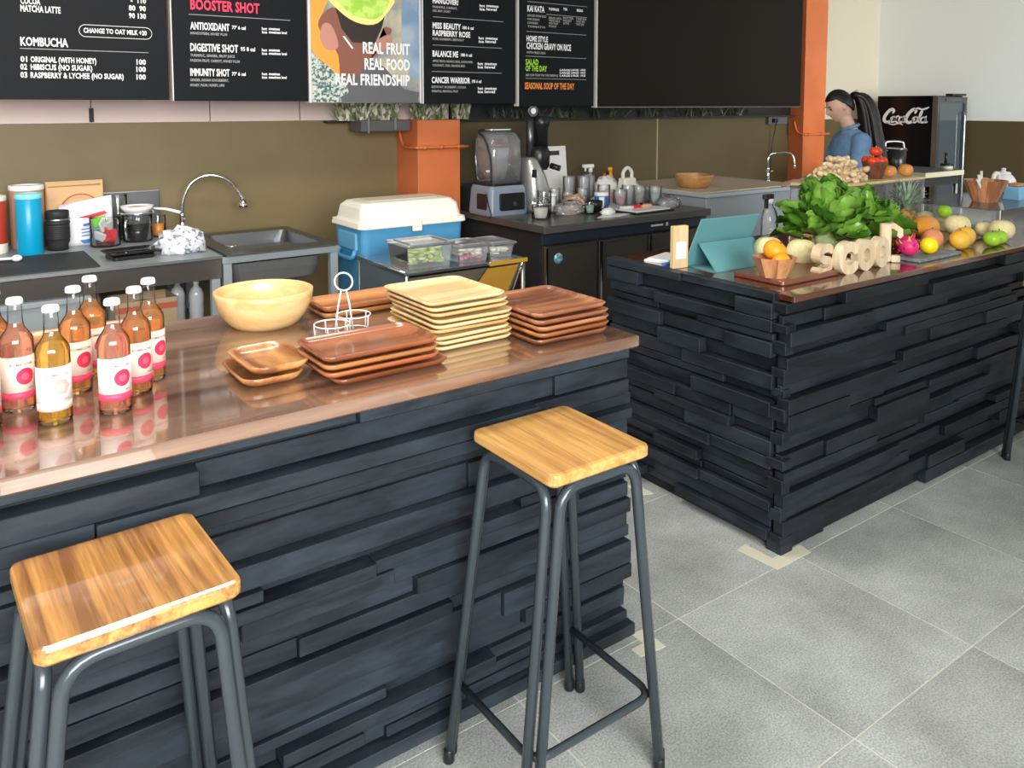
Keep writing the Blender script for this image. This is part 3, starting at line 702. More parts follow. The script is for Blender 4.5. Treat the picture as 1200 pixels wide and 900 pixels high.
flat('printed_sleeve', [(1.885, 2.30), (2.02, 2.3), (1.94, 2.12), (2.0, 2.02), (2.1, 1.98), (2.07, 1.80), (1.99, 1.80), (1.90, 1.93), (1.885, 1.95)], (.85, .32, .05), 2, 0)
flat('printed_arm', [(1.93, 2.09), (1.97, 2.17), (2.05, 2.20), (2.14, 2.06), (2.28, 1.97), (2.37, 2.02), (2.42, 2.09), (2.36, 2.10), (2.40, 2.0), (2.27, 1.9), (2.14, 1.76), (2.07, 1.75), (2.055, 1.92), (1.99, 2.0)], (.22, .085, .055), 3, 3)
flat('printed_cup', [(2.03, 2.24), (2.39, 2.24), (2.35, 2.10), (2.30, 2.00), (2.15, 2.00), (2.08, 2.08)], (.025, .018, .015), 4)
flat('printed_fingers', [(2.30, 2.0), (2.33, 2.03), (2.40, 2.06), (2.42, 2.02), (2.40, 1.98), (2.33, 1.95), (2.29, 1.96)], (.42, .20, .14), 5, 3)
flat('printed_hand', [(1.94, 2.02), (1.96, 2.10), (2.01, 2.10), (2.05, 2.02), (2.05, 1.96), (1.98, 1.95)], (.48, .22, .17), 5, 3)
flat('printed_knife', [(2.085, 2.035), (2.10, 2.035), (2.155, 1.965), (2.145, 1.960)], (.75, .8, .82), 6)
flat('printed_rim', [(1.99, 2.28), (2.06, 2.19), (2.17, 2.125), (2.29, 2.115), (2.37, 2.17), (2.44, 2.30), (2.2, 2.32)], (.80, .72, .22), 5, 3)
flat('printed_smoothie', [(2.04, 2.28), (2.10, 2.20), (2.19, 2.155), (2.30, 2.15), (2.36, 2.19), (2.40, 2.30), (2.2, 2.32)], (.32, .55, .06), 6, 3, (18, (.5, .72, .15), .45, .6))
flat('printed_sweater', [(1.885, 1.93), (1.95, 1.88), (2.03, 1.82), (2.09, 1.77), (2.12, 1.70), (2.07, pz+.003), (1.885, pz+.003)], (.06, .12, .12), 5, 0, (70, (.52, .56, .50), .45, .55))
tm = text_meshes([(s, w, h, .03 if h > .008 else .01) if s != '_' else ('-', w, h, 0) for b, s, x, z, w, h, c in TEXTS])
acc = {}
for (b, s, x, z, w, h, c), (V, F) in zip(TEXTS, tm):
    key = (b, c, 'rule' if s == '_' else 'lettering'); mb = acc.setdefault(key, MB())
    yy = YB-.0212 if b != 9 else YB-.0236
    if s == '_': mb.add([(x, yy, z), (x+w, yy, z), (x+w, yy, z+.0035), (x, yy, z+.0035)], [(0, 1, 2, 3)], False)
    else: mb.add([(x+q[0], yy, z+q[1]) for q in V], F, False)
# oval round the oat milk line
P = [(x, YB-.0212, z) for x, z in rrect(.345, .060, .0299, 6, .829, 1.995)]
acc[(1, 'w', 'oval_frame')] = MB().tube([(x, y, z) for x, y, z in P], .0018, 4, True)
for (b, c, n), mb in acc.items(): obj(n, mb, TC[c], boards.get(b, po), kind='stuff')

# planter on the wall ledge
M_pot = mat('planter_grey', (.10, .10, .10), .5); M_leafd = mat('dry_leaf', (.66, .62, .52), .6, noise=(22, (.14, .18, .07), .45, .55)); M_leafdk = mat('dusky_leaf', (.08, .11, .06), .6, noise=(30, (.25, .27, .18), .5, .7))
pl = thing('planter_box', 'dark grey trough bracket on the wall left of the orange column', 'planter', (0, 0, 0))
obj('trough', MB().box(2.36, 2.73, 5.02, 5.2, 1.44, 1.515, .004), M_pot, pl); obj('hook', MB().box(2.40, 2.415, 5.005, 5.02, 1.43, 1.53), M_steel, pl); obj('hook', MB().box(2.60, 2.615, 5.005, 5.02, 1.45, 1.53), M_steel, pl)
def leafclump(n, w, h, seed, lw=.012):
    rnd = random.Random(seed); mb = MB()
    for k in range(n):
        x = rnd.uniform(-w/2, w/2); y = rnd.uniform(-.05, .05); hh = h*rnd.uniform(.5, 1.1); dx = rnd.uniform(-.07, .07); dy = rnd.uniform(-.05, .05); a = rnd.uniform(0, PI); ux, uy = lw*math.cos(a), lw*math.sin(a)
        mb.add([(x-ux*.4, y-uy*.4, 0), (x+ux*.4, y+uy*.4, 0), (x+dx*.5+ux, y+dy*.5+uy, hh*.6), (x+dx+0, y+dy, hh), (x+dx*.5-ux, y+dy*.5-uy, hh*.6)], [(0, 1, 2, 3, 4)], False)
    return mb
for k, (x, w, label, m) in enumerate([(2.30, .12, 'dry pale plant just left of the grey trough under the poster', M_leafd), (2.44, .13, 'dry pale plant over the left half of the grey trough', M_leafd), (2.60, .13, 'dry pale plant over the right half of the grey trough', M_leafd),
        (3.20, .10, 'green plant just right of the orange column', M_leafd)]):
    o = obj('shelf_plant', leafclump(70, w, .17, 30+k), m); o.location = (x, 5.11, 1.516 if k else 1.513); tag(o, label, 'plant', 'plants along the wall ledge')
for k, x in enumerate((3.75, 4.2, 4.75, 5.3, 5.85, 6.4)):
    o = obj('shelf_plant', leafclump(26, .4, .10, 50+k, .008), M_leafdk); o.location = (x, 5.235, 1.513); tag(o, ['dusky plant behind the juicer under the menu boards', 'dusky plant under the gap between the last menu board and the blank board', 'dusky plant under the left end of the blank board', 'dusky plant above the pale joint strip', 'dusky plant under the middle of the blank board', 'dusky plant under the right end of the blank board'][k], 'plant', 'plants along the wall ledge')
o = obj('shelf_plant', leafclump(110, .22, .15, 77), M_leafd); 
tag(o, 'dry pale plant on top of the orange column', 'plant', 'plants along the wall ledge'); o.location = (2.93, 5.12, 1.5155)
t = thing('wall_socket', 'grey power socket box with hanging cord beside the right column', 'socket', (0, 0, 0))
obj('box', MB().box(6.95, 7.25, 5.24, 5.278, 1.42, 1.505, .004), M_pot, t); obj('plug', MB().box(7.0, 7.05, 5.2, 5.24, 1.44, 1.48, .004), M_black, t); obj('cord', MB().tube([(7.03, 5.21, 1.44), (7.02, 5.25, 1.2), (7.0, 5.25, .96)], .004, 6), M_black, t)

# ================================================================ SINK TABLES
def frame_table(name, label, x0, x1, y0, y1, H, beam, legs, mtl, top=True):
    t = thing(name, label, 'table')
    if top: obj('tabletop', MB().box(x0, x1, y0, y1, H-.012, H, .003), mtl, t)
    obj('front_beam', MB().box(x0, x1, y0, y0+.03, H-beam, H-.013, .003), mtl, t); obj('rear_beam', MB().box(x0, x1, y1-.03, y1, H-beam*.6, H-.013, .003), mtl, t)
    obj('side_beam', MB().box(x1-.03, x1, y0+.03, y1-.03, H-beam*.6, H-.013, .003), mtl, t); obj('side_beam', MB().box(x0, x0+.03, y0+.03, y1-.03, H-beam*.6, H-.013, .003), mtl, t)
    for x, y in legs: obj('leg', MB().box(x-.022, x+.022, y-.022, y+.022, 0, H-.013, .003), mtl, t)
    return t
M_gsteel = mat('grey_steel', (.27, .31, .33), .4, .1, bump=(50, .06, .001)); M_topsteel = mat('worktop_steel', (.34, .30, .28), .16, .85)
st = frame_table('prep_table', 'grey steel worktable at the left wall carrying canisters, bags and a scale', -1.3, 1.2, 4.225, 5.24, .85, .115, [(-1.27, 4.25), (1.172, 4.25), (-1.27, 5.21), (1.172, 5.21)], M_gsteel)
st.children[0].data.materials[0] = M_topsteel
obj('edge_trim', MB().box(-1.3, 1.2, 4.219, 4.2245, .838, .852), M_steel, st, label='bright steel front edge')
obj('undershelf', MB().box(-1.28, 1.16, 4.28, 5.2, .46, .475), M_gsteel, st)
dr = obj('drawer_unit', MB().box(-1.0, .60, 4.24, 5.1, .476, .73, .004), M_gsteel, st); obj('drawer_lip', MB().box(-1.0, .60, 4.226, 4.24, .70, .725, .003), M_gsteel, dr)
sk = frame_table('sink_table', 'dark steel sink table with open basin, between the worktable and the blue cooler', 1.205, 1.84, 4.225, 5.05, .855, .05, [(1.232, 4.25), (1.815, 4.25), (1.232, 5.02), (1.815, 5.02)], M_gsteel, top=False)
mb = MB()
R = [[(x, y, z) for x, y in rrect(w, d, r, 5, 1.525+cx, 4.60)] for w, d, r, z, cx in ((.61, .80, .01, .848, .0), (.61, .80, .01, .856, .0), (.47, .56, .03, .856, .01), (.45, .54, .06, .80, .01), (.40, .48, .06, .69, .01), (.10, .1, .02, .685, .01))]
R2 = [[(p[0], p[1], p[2]) for p in r] for r in R]
loft(mb, R2, cap0=False, cap1=True, sm=False)
o = obj('basin', mb, M_steeld, sk); md = o.modifiers.new('thickness', 'SOLIDIFY'); md.thickness = .006; md.offset = -1
mb = MB(); loft(mb, [[(x, y, z) for x, y in rrect(w, d, .06, 5, 1.51, 4.55)] for w, d, z in ((.36, .42, .655), (.46, .52, .68), (.50, .55, .74), (.51, .56, .79))], sm=False)
obj('basin_underside', mb, mat('basin_grey', (.17, .17, .165), .4, .4), sk)
obj('drain', MB().lathe([(.03, 0), (.035, .004), (.02, .005), (0, .003)], (1.32, 4.45, .8565), 14), M_chrome, sk)
obj('drain_pipe', MB().tube(smooth([(1.60, 4.9, .66), (1.62, 4.75, .45), (1.70, 4.6, .42), (1.74, 4.7, .55), (1.76, 5.0, .5)], 5), .022, 10), mat('pipe_grey', (.4, .4, .4), .5), sk)
def faucet(label, loc, pts, rad, rz=0, head=True):
    t = thing('faucet', label, 'faucet', loc, rz)
    obj('base', MB().lathe([(.026, 0), (.026, .01), (.016, .014), (.0145, .10), (.017, .105), (.017, .12), (.009, .125)], n=18), M_chrome, t)
    obj('spout', MB().tube(smooth(pts, 6), rad, 10), M_chrome, t)
    a = Vector(pts[-1]); obj('nozzle', MB().lathe([(.010, .03), (.016, .02), (.030, -.005), (.030, -.02), (.022, -.024), (0, -.022)][::-1] if head else [(0, -.03), (.012, -.03), (.014, 0), (.010, .012)], (a.x, a.y, a.z-.012), 14), M_chrome, t)
    obj('lever', MB().tube([(.0, -.015, .08), (.0, -.05, .095)], .006, 8), M_chrome, t)
    return t
faucet('tall gooseneck chrome faucet at the left sink table', (1.226, 5.10, .851), [(0, 0, .11), (.01, 0, .20), (.06, -.01, .305), (.16, -.03, .345), (.27, -.05, .305), (.33, -.06, .215), (.345, -.062, .175)], .0095)

# ================================================================ THINGS ON THE LEFT WORKTABLE
def canister(label, loc, r, h, m, lid, z=0):
    t = thing('canister', label, 'canister', loc, 0)
    obj('body', MB().lathe([(r*.97, 0), (r, .004), (r, h-.03), (r*.96, h-.026)], n=28), m, t)
    obj('lid', MB().lathe([(r*1.02, h-.028), (r*1.04, h-.024), (r*1.04, h-.004), (r, h), (r*.8, h), (r*.78, h-.004), (0, h-.004)], n=28), lid, t)
    return t
canister('bright blue tall canister with pale turquoise lid', (.415, 4.86, .8505), .061, .315, mat('cyan_blue', (.0, .30, .52), .3), mat('turquoise', (.22, .68, .72), .35))
canister('brownish pink canister with white lid, behind the bright blue one', (.428, 5.09, .8505), .082, .340, mat('dusky_pink', (.47, .24, .17), .4), M_white)
t = canister('red canister with cream lid, at the left frame edge', (.262, 4.99, .8505), .064, .30, mat('red_tin', (.45, .05, .03), .35), M_cream)
obj('bottom_band', MB().lathe([(.0645, .0), (.0652, .002), (.0652, .05), (.0645, .052)], n=28, poly=True), M_cream, t)
t = thing('lens_mug', 'black ribbed mug shaped like a camera lens, right of the blue canister', 'mug', (.548, 4.918, .8505))
prof = [(.050, 0), (.050, .03), (.058, .045), (.058, .062)]
for k in range(9): z = .062+k*.008; prof += [(.0600, z+.001), (.0600, z+.005), (.0580, z+.006), (.0580, z+.008)]
prof += [(.0585, .14), (.061, .142), (.061, .152), (.054, .156), (.056, .168), (.056, .176)]
prof += [(.0575, .178), (.0575, .205), (.055, .210), (.050, .208), (.048, .19), (0, .19)]
obj('barrel', MB().lathe(prof, n=36), M_blackm, t); obj('silver_ring', MB().lathe([(.0602, .158), (.0610, .160), (.0610, .166), (.0602, .168)], n=36, poly=True), M_steel, t)
def bag(name, label, loc, w, h, d, m, rz, top=.0, seed=1, slant=0):
    rnd = random.Random(seed); t = thing(name, label, 'bag', loc, rz); mb = MB(); rings = []
    for q, dd in ((0, .85), (.1, 1), (.4, 1), (.7, .75), (.88, .25), (1, .10)):
        ring = []
        for x, y in rrect(w*(1-.04*q), d*dd, min(.02, d*dd*.45), 4):
            ring.append((x+rnd.uniform(-.003, .003), y+rnd.uniform(-.004, .004), h*q+(slant*x if q > .6 else 0)+rnd.uniform(-.002, .002)*(q > 0)))
        rings.append(ring)
    loft(mb, rings, sm=True); obj('pouch', mb, m, t); return t
kr = bag('paper_bag', 'brown kraft paper bag with round print, standing at the back of the worktable', (.665, 5.14, .8505), .30, .345, .09, mat('kraft', (.60, .38, .19), .7, bump=(25, .5, .006)), 0, seed=3)
obj('printed_ring', MB().tube([(.02+.105*math.cos(a*PI/14), -.052, .17+.105*math.sin(a*PI/14)) for a in range(-3, 18)], .003, 5), mat('rust_print', (.50, .12, .05), .6), kr)
obj('crease', MB().tube([(-.13, -.012, .318), (.13, -.012, .322)], .003, 5), mat('kraft_dark', (.42, .25, .11), .7), kr)
fl = bag('flour_bag', 'white plastic bag with red and blue print, in front of the brown paper bag', (.70, 5.02, .8505), .27, .245, .07, mat('white_bag', (.74, .75, .78), .4, bump=(18, .6, .01)), 0, seed=4, slant=.15)
def decal(par, pts, y, c): obj('printed_mark', MB().prism(pts, (0, y, 0), (1, 0, 0), (0, 0, 1), (0, -.002, 0)), c, par)
M_redp = mat('red_print', (.75, .03, .04), .5); M_bluep = mat('blue_print', (.04, .16, .50), .5); M_greenp = mat('green_print', (.18, .55, .06), .5)
decal(fl, [(-.05, .155), (.09, .185), (.10, .17), (.03, .15)], -.038, M_redp); decal(fl, [(-.02, .12), (.05, .13), (.05, .112), (-.02, .105)], -.038, M_bluep); decal(fl, [(-.04, .03), (.11, .045), (.11, .02), (-.02, .01)], -.038, M_bluep)
for k in range(3): decal(fl, [(-.03, .092-.018*k), (.07, .102-.018*k), (.07, .096-.018*k), (-.03, .086-.018*k)], -.038, M_bluep)
def glass_jar(name, label, cat, loc, r, h, parts=(), lid=None, group=None, m=None):
    t = thing(name, label, cat, loc, 0, group)
    obj('glass', MB().lathe([(0, .004), (r*.9, 0), (r, .006), (r, h*.94), (r*1.03, h), (r*.96, h), (r*.93, h*.93), (r*.93, .01), (0, .009)], n=24), m or M_glass, t)
    for nm, rr, z0, z1, mm in parts: obj(nm, MB().lathe([(0, z0), (rr*.9, z0), (rr, z0+.003), (rr, z1), (0, z1+.001)], n=20), mm, t)
    if lid: obj('lid', MB().lathe([(r*1.02, h), (r*1.04, h+.003), (r*1.0, h+.018), (0, h+.02)], n=24), lid, t)
    return t
t = glass_jar('glass_jar', 'wide glass jar stuffed with red, white and green sachets', 'jar', (.775, 4.904, .8505), .077, .165)
rnd = random.Random(2)
for k, (c, zz) in enumerate([(M_redp, .03), (M_white, .05), (M_redp, .08), (M_white, .10), (M_greenp, .135), (M_redp, .06), (M_white, .07), (M_white, .12)]):
    a = k*2.4; s = MB().box(-.035, .035, -.006, .006, -.028, .028, .003); o = obj('sachet', s, c, t); o.location = (.03*math.cos(a), .03*math.sin(a), zz); o.rotation_euler = (rnd.uniform(-.5, .5), rnd.uniform(-.4, .4), a)
obj('syrup', MB().lathe([(0, .010), (.068, .010), (.069, .022), (0, .023)], n=20), mat('dark_syrup', (.10, .02, .015), .15), t)
glass_jar('glass_jar', 'tall empty clear glass jar behind the jar of sachets', 'jar', (.875, 5.095, .8505), .050, .26)
t = glass_jar('coffee_server', 'glass server half full of black coffee with a strainer across it', 'jug', (.955, 4.98, .8505), .078, .150, [('coffee', .070, .010, .095, mat('black_coffee', (.012, .005, .003), .05))])
obj('handle', MB().tube(smooth([(-.060, -.052, .125), (-.078, -.085, .12), (-.078, -.085, .04), (-.060, -.052, .03)], 4), .007, 8), M_chrome, t)
t = thing('strainer', 'white-rimmed paper strainer with long handle lying over the coffee server', 'strainer', (.955, 4.98, 1.0015))
obj('filter', MB().lathe([(0, .0), (.05, .002), (.078, .03), (.088, .05), (.085, .05), (.074, .030), (.045, .008), (0, .006)], n=24), M_white, t)
obj('grounds', MB().ell((0, 0, .03), (.07, .07, .018), 16, 8), mat('wet_pulp', (.62, .45, .30), .8, bump=(80, .8, .004)), t)
obj('rim', MB().tube(circ(0, 0, .012, .088), .005, 6, True), M_chrome, t)
obj('handle', MB().tube([(.085, -.01, .03), (.15, -.03, .022), (.22, -.055, .0)], [.006, .008, .010], 8, sq=.5), M_white, t)
t = glass_jar('juice_glass', 'small glass of orange juice beside the coffee server', 'glass', (1.085, 5.08, .8505), .042, .125, [('juice', .036, .010, .075, mat('orange_juice', (.85, .33, .06), .2))])
t = thing('steel_panel', 'grey steel splash panel standing behind the coffee server', 'panel', (.97, 5.22, .8505)); obj('sheet', MB().box(-.16, .155, -.006, .006, 0, .255, .002), M_steeld, t); obj('fold', MB().box(-.16, .155, -.012, .006, .2555, .262), M_steel, t)
t = thing('kitchen_scale', 'flat black kitchen scale near the front of the worktable', 'scale', (.815, 4.46, .8505), .1)
obj('body', slab(.20, .16, .02, .02, .004), M_black, t); o = obj('plate', dish(.25, .19, .018, .03, .03, .004, .004), mat('gloss_black', (.010, .011, .012), .06), t); o.location = (0, 0, .021)
def crumple(name, label, cat, loc, r, m, seed, cat2=None, rough=.25, group=None, n=26):
    rnd = random.Random(seed); ph = [(rnd.uniform(2, 7), rnd.uniform(2, 7), rnd.uniform(2, 7), rnd.uniform(0, 6)) for _ in range(7)]
    def fn(d, p):
        s = 1+rough*sum(math.sin(a*d.x*2+b*d.y*2+c*d.z*2+e) for a, b, c, e in ph)/3.5
        q = p*s; q.z = max(q.z, -r[2]*.55); return q
    o = obj(name, MB().ell((0, 0, r[2]*.55), r, n, n//2, fn), m); o.location = loc; return tag(o, label, cat, group)
crumple('crumpled_cloth', 'crumpled white cloth with grey print by the left faucet', 'cloth', (1.06, 4.44, .8515), (.115, .075, .085), mat('printed_cloth', (.74, .75, .80), .9, noise=(38, (.20, .22, .30), .52, .60)), 5)
t = obj('rubber_mat', slab(1.75, .50, .006, .01, .002), mat('dark_rubber', (.022, .028, .032), .65)); t.location = (-.225, 4.52, .8505)
tag(t, 'dark rubber bar mat on the front of the worktable', 'mat')
t = thing('white_rod', 'white rod with knob end lying on the rubber mat at the left edge', 'rod', (.27, 4.62, .864))
obj('shaft', MB().tube([(-.35, .08, .010), (.05, .0, .010)], .007, 8), M_white, t); obj('knob', MB().ell((.065, -.003, .010), (.024, .018, .0165), 14, 8), M_white, t)

# under the table
t = thing('cardboard_box', 'open brown cardboard carton with a red stripe under the worktable', 'box', (.87, 4.50, .4755))
M_card = mat('cardboard', (.50, .36, .22), .8)
for nm, b in (('side', (-.145, .145, -.11, -.102)), ('side', (-.145, .145, .102, .11)), ('side', (-.145, -.137, -.102, .102)), ('side', (.137, .145, -.102, .102))): obj(nm, MB().box(*b, 0, .16), M_card, t)
obj('bottom', MB().box(-.137, .137, -.102, .102, 0, .006), M_card, t); obj('stripe', MB().box(-.1455, .1455, -.1115, -.1102, .105, .135), mat('brick_red', (.55, .12, .06), .7), t)
obj('contents', MB().ell((0, 0, .07), (.12, .085, .07), 16, 8), mat('dark_fill', (.05, .015, .012), .8, bump=(40, .8, .01)), t)
M_pet = thin_glass('blue_pet', (.85, .94, .98), .12, .3, .6)
for k, (x, y) in enumerate(((1.045, 4.50), (1.125, 4.44), (.66, 4.62))):
    t = thing('water_bottle', ['clear water bottle beside the carton under the worktable', 'clear water bottle nearest the table leg under the worktable', 'clear bottle seen between the drink bottles, left of the carton'][k], 'bottle', (x, y, .4755), 0, 'water bottles under the table')
    obj('body', MB().lathe([(0, 0), (.036, .0), (.038, .01), (.036, .05), (.038, .06), (.036, .10), (.038, .11), (.037, .15), (.028, .175), (.014, .19), (.014, .205)], n=16), M_pet, t)
    obj('cap', MB().lathe([(.016, .203), (.016, .222), (0, .223)], n=14), M_white, t)

# ================================================================ COOLER AND PREP STAND
cb = mat('cooler_blue', (.07, .28, .50), .35); 
ck = thing('cool_box', 'large blue cool box with cream white lid in front of the orange column', 'cool box', (2.265, 4.315, 0), 0)
mb = MB(); loft(mb, [[(x, y, z) for x, y in rrect(w, d, .04, 5)] for w, d, z in ((.60, .33, .42), (.63, .36, .55), (.66, .39, .925), (.66, .39, .93))]); obj('body', mb, cb, ck)
mb = MB(); loft(mb, [[(x, y, z) for x, y in rrect(w, d, r, 5)] for w, d, z, r in ((.695, .425, .93, .045), (.70, .43, .935, .045), (.69, .42, .962, .045), (.66, .39, .966, .05), (.65, .38, .975, .05), (.63, .35, 1.04, .05), (.58, .29, 1.066, .05), (.54, .26, 1.07, .05))], sm=False); ld = obj('lid', mb, M_cream, ck)
obj('lid_recess', slab(.46, .17, .004, .03, .001, 1.0705), mat('beige_plastic', (.62, .55, .43), .5), ld)
for s in (-1, 1): obj('handle', MB().tube(smooth([(s*.333, -.10, .80), (s*.352, -.09, .76), (s*.352, .09, .76), (s*.333, .10, .80)], 4), .014, 8), cb, ck); 
obj('handle_recess', MB().box(-.338, -.32, -.12, .12, .80, .90, .006), mat('cooler_blue_light', (.13, .38, .60), .35), ck); obj('latch', MB().box(-.03, .03, -.228, -.212, .90, .965, .004), M_cream, ck)
t = thing('blue_stand', 'blue plastic crate the cool box stands on', 'crate', (2.265, 4.315, 0)); obj('shell', MB().box(-.33, .33, -.19, .19, 0, .417, .01), mat('deep_blue_plastic', (.035, .15, .28), .4), t); obj('rib', MB().box(-.335, .335, -.20, -.191, .3, .33), cb, t)
ps = thing('prep_stand', 'stainless steel serving stand with end coloured yellow for warm light, holding salad boxes', 'stand', (0, 0, 0))
obj('shelf_top', MB().box(1.865, 2.60, 3.50, 4.055, .785, .80, .003), mat('shelf_steel', (.40, .41, .42), .18, .9), ps)
obj('side_panel', MB().box(1.872, 1.88, 3.52, 4.03, .35, .784), mat('bluish_glass', (.13, .17, .20), .12, .3), ps)
obj('edge_trim', MB().tube([(1.868, 3.50, .803), (1.868, 4.05, .803)], .005, 6), M_chrome, ps)
obj('sloping_front', MB().add([(1.89, 3.52, .77), (2.58, 3.52, .77), (2.58, 3.68, .50), (1.89, 3.68, .50)], [(0, 1, 2, 3)], False), mat('warm_steel', (.30, .26, .20), .3, .8), ps)
obj('warm_end', MB().add([(2.36, 3.517, .765), (2.56, 3.517, .765), (2.56, 3.66, .53), (2.28, 3.66, .53)], [(0, 1, 2, 3)], False), mat('warm_light_yellow', (.85, .45, .06), .3, .5), ps)  # warm light under the stand, put in as plain yellow colour
obj('trim_strip', MB().box(2.36, 2.60, 3.488, 3.4995, .782, .802), mat('warm_light_yellow', (.85, .45, .06), .3, .5), ps)
obj('base', MB().box(1.885, 2.585, 3.70, 4.04, .02, .784, .004), M_steeld, ps)
for x, y in ((1.88, 3.51), (2.585, 3.51), (1.88, 4.04), (2.585, 4.04)): obj('leg', MB().tube([(x, y, 0), (x, y, .785)], .012, 8), M_steel, ps)
obj('diagonal_brace', MB().tube([(2.575, 3.50, .78), (2.60, 3.68, .50)], .006, 6), M_chrome, ps)
M_let = mat('lettuce', (.22, .42, .05), .5, noise=(30, (.48, .62, .16), .4, .6)); M_pinkf = mat('pink_onion', (.62, .12, .20), .4); M_tomato = mat('tomato_red', (.72, .055, .018), .2); M_whitef = mat('pale_slices', (.72, .72, .64), .5)
def box_of(label, loc, w, d, h, items, rz=0, seed=1):
    t = thing('food_box', label, 'food box', loc, rz, 'clear food boxes on the steel stand'); mb = MB()
    loft(mb, [[(x, y, z) for x, y in rrect(w-q, d-q, .02, 4)] for q, z in ((.03, 0), (.01, h*.8), (0, h*.8+.003))], cap1=False); obj('tub', mb, M_plastic, t)
    l = slab(w+.01, d+.01, .012, .02, .003, h*.8+.004); obj('lid', l, M_plastic, t); obj('lid_ridge', MB().tube([(x, y, h*.8+.018) for x, y in rrect(w*.8, d*.8, .02, 4)], .003, 5, True), M_plastic, t)
    rnd = random.Random(seed)
    for nm, m, n, s, zr in items:
        mb = MB()
        for k in range(n):
            c = (rnd.uniform(-w*.36, w*.36), rnd.uniform(-d*.34, d*.34), rnd.uniform(*zr)); e = rnd.uniform(1.5, 5)
            mb.ell(c, (s*rnd.uniform(.7, 1.3), s*rnd.uniform(.5, 1.2), s*rnd.uniform(.25, .6)), 8, 5, lambda d_, p: p*(1+.25*math.sin(e*d_.x*4+d_.y*3*e)))
        o = obj(nm, mb, m, t); o['kind'] = 'stuff'
box_of('large clear box of lettuce and tomato salad, leftmost on the steel stand', (2.045, 3.67, .8005), .27, .25, .135, [('lettuce', M_let, 90, .024, (.020, .092)), ('tomato_pieces', M_tomato, 22, .013, (.015, .07)), ('pale_leaves', mat('pale_leaf', (.66, .70, .34), .5), 40, .019, (.02, .092))], seed=3)
box_of('shallow clear box with pink sliced onion, middle of the steel stand', (2.31, 3.66, .8005), .20, .22, .095, [('onion', M_pinkf, 34, .016, (.012, .03)), ('sprouts', M_whitef, 26, .022, (.03, .065))], seed=4)
box_of('shallow clear box with pale slices, right end of the steel stand', (2.505, 3.69, .8005), .17, .24, .08, [('slices', M_whitef, 22, .025, (.012, .04))], seed=5)

# ================================================================ UNDERCOUNTER FRIDGE TABLE AND WHAT STANDS ON IT
M_dk = mat('dark_brushed_steel', (.13, .115, .10), .3, .7, bump=(60, .05, .001))
wk = thing('fridge_worktable', 'dark steel undercounter fridge worktable loaded with jars, blender and juicer', 'worktable', (0, 0, 0))
obj('worktop', MB().box(3.16, 4.73, 4.06, 5.22, .80, .85, .004), mat('dark_worktop', (.12, .115, .105), .28, .4), wk)
obj('body', MB().box(3.20, 4.70, 4.16, 5.2, .12, .80), M_blackm, wk)
obj('control_strip', MB().box(3.20, 4.70, 4.135, 4.159, .715, .799, .003), mat('blue_black_strip', (.02, .032, .045), .3), wk)
for k, (a, b_) in enumerate(((3.21, 3.66), (3.68, 4.13), (4.15, 4.68))):
    d = obj('fridge_door', MB().box(a, b_, 4.12, 4.1595, .14, .705, .004), M_dk, wk); obj('door_grip', MB().box(a+.002, a+.018, 4.105, 4.12, .15, .70, .002), M_chrome, d); obj('door_lip', MB().box(a+.02, b_-.1, 4.112, 4.12, .69, .70), M_steeld, d)
obj('splash_board', MB().box(3.16, 3.36, 5.19, 5.215, .851, 1.03, .002).box(3.162, 3.172, 4.92, 5.19, .851, 1.03), M_steeld, wk)
o = MB().lathe([(.036, 0), (.036, .002), (0, .0022)], n=20); o = obj('round_sticker', o, mat('blue_sticker', (.08, .32, .50), .4, noise=(40, (.6, .75, .8), .5, .6)), wk); o.location = (3.32, 4.119, .62); o.rotation_euler = (PI/2, 0, 0)
obj('display_dots', MB().box(4.18, 4.30, 4.131, 4.135, .752, .766).box(4.33, 4.35, 4.131, 4.135, .748, .772), mat('panel_print', (.6, .6, .6), .5), wk)
for x in (3.24, 4.56):
    for y in (4.2, 5.15): obj('leg', MB().lathe([(.02, 0), (.02, .119)], (x, y, 0), 12), M_steel, wk)

bl = thing('blender', 'enclosed blender with grey base and clear domed cover on the dark worktable', 'blender', (3.30, 4.78, .8505), 0)
mb = MB(); loft(mb, [[(x, y, z) for x, y in rrect(w, d, .035, 5)] for w, d, z in ((.33, .29, 0), (.335, .295, .02), (.31, .275, .18), (.29, .26, .205))]); obj('base', mb, mat('blue_grey_plastic', (.20, .25, .31), .35), bl)
obj('control_panel', MB().box(-.09, .12, -.1575, -.149, .035, .155, .01), M_black, bl)
obj('side_window', MB().box(-.172, -.155, -.10, .02, .04, .15, .006), M_black, bl)
obj('knob', MB().tube([(.03, -.156, .08), (.03, -.172, .08)], .016, 14), M_steeld, bl)
obj('seal', MB().add(*[[(x, y, .206) for x, y in rrect(.285, .255, .04, 5)], [tuple(range(24))]], False) if False else slab(.285, .255, .016, .04, .004, .206), M_black, bl)
mb = MB(); loft(mb, [[(x, y+dy, z) for x, y in rrect(w, d, .05, 6)] for w, d, z, dy in ((.27, .24, .223, 0), (.275, .245, .40, 0), (.27, .24, .52, 0), (.24, .20, .57, .01), (.16, .12, .585, .02))], sm=True); obj('cover', mb, M_acryl, bl)
obj('cover_frame', MB().tube(smooth([(-.137, -.118, .23), (-.142, -.115, .40), (-.146, -.05, .53), (-.13, .05, .585), (.0, .09, .595)], 5), .007, 8), M_blackm, bl)
obj('top_grip', slab(.20, .10, .014, .03, .004, .588), M_chrome, bl)
obj('jug', MB().lathe([(.05, .223), (.055, .23), (.075, .42), (.078, .47), (.072, .47), (.068, .42), (.05, .24), (0, .238)], n=4, a0=PI/4, sm=False), mat('smoky_jug', (.55, .55, .56), .2, trans=.7), bl)
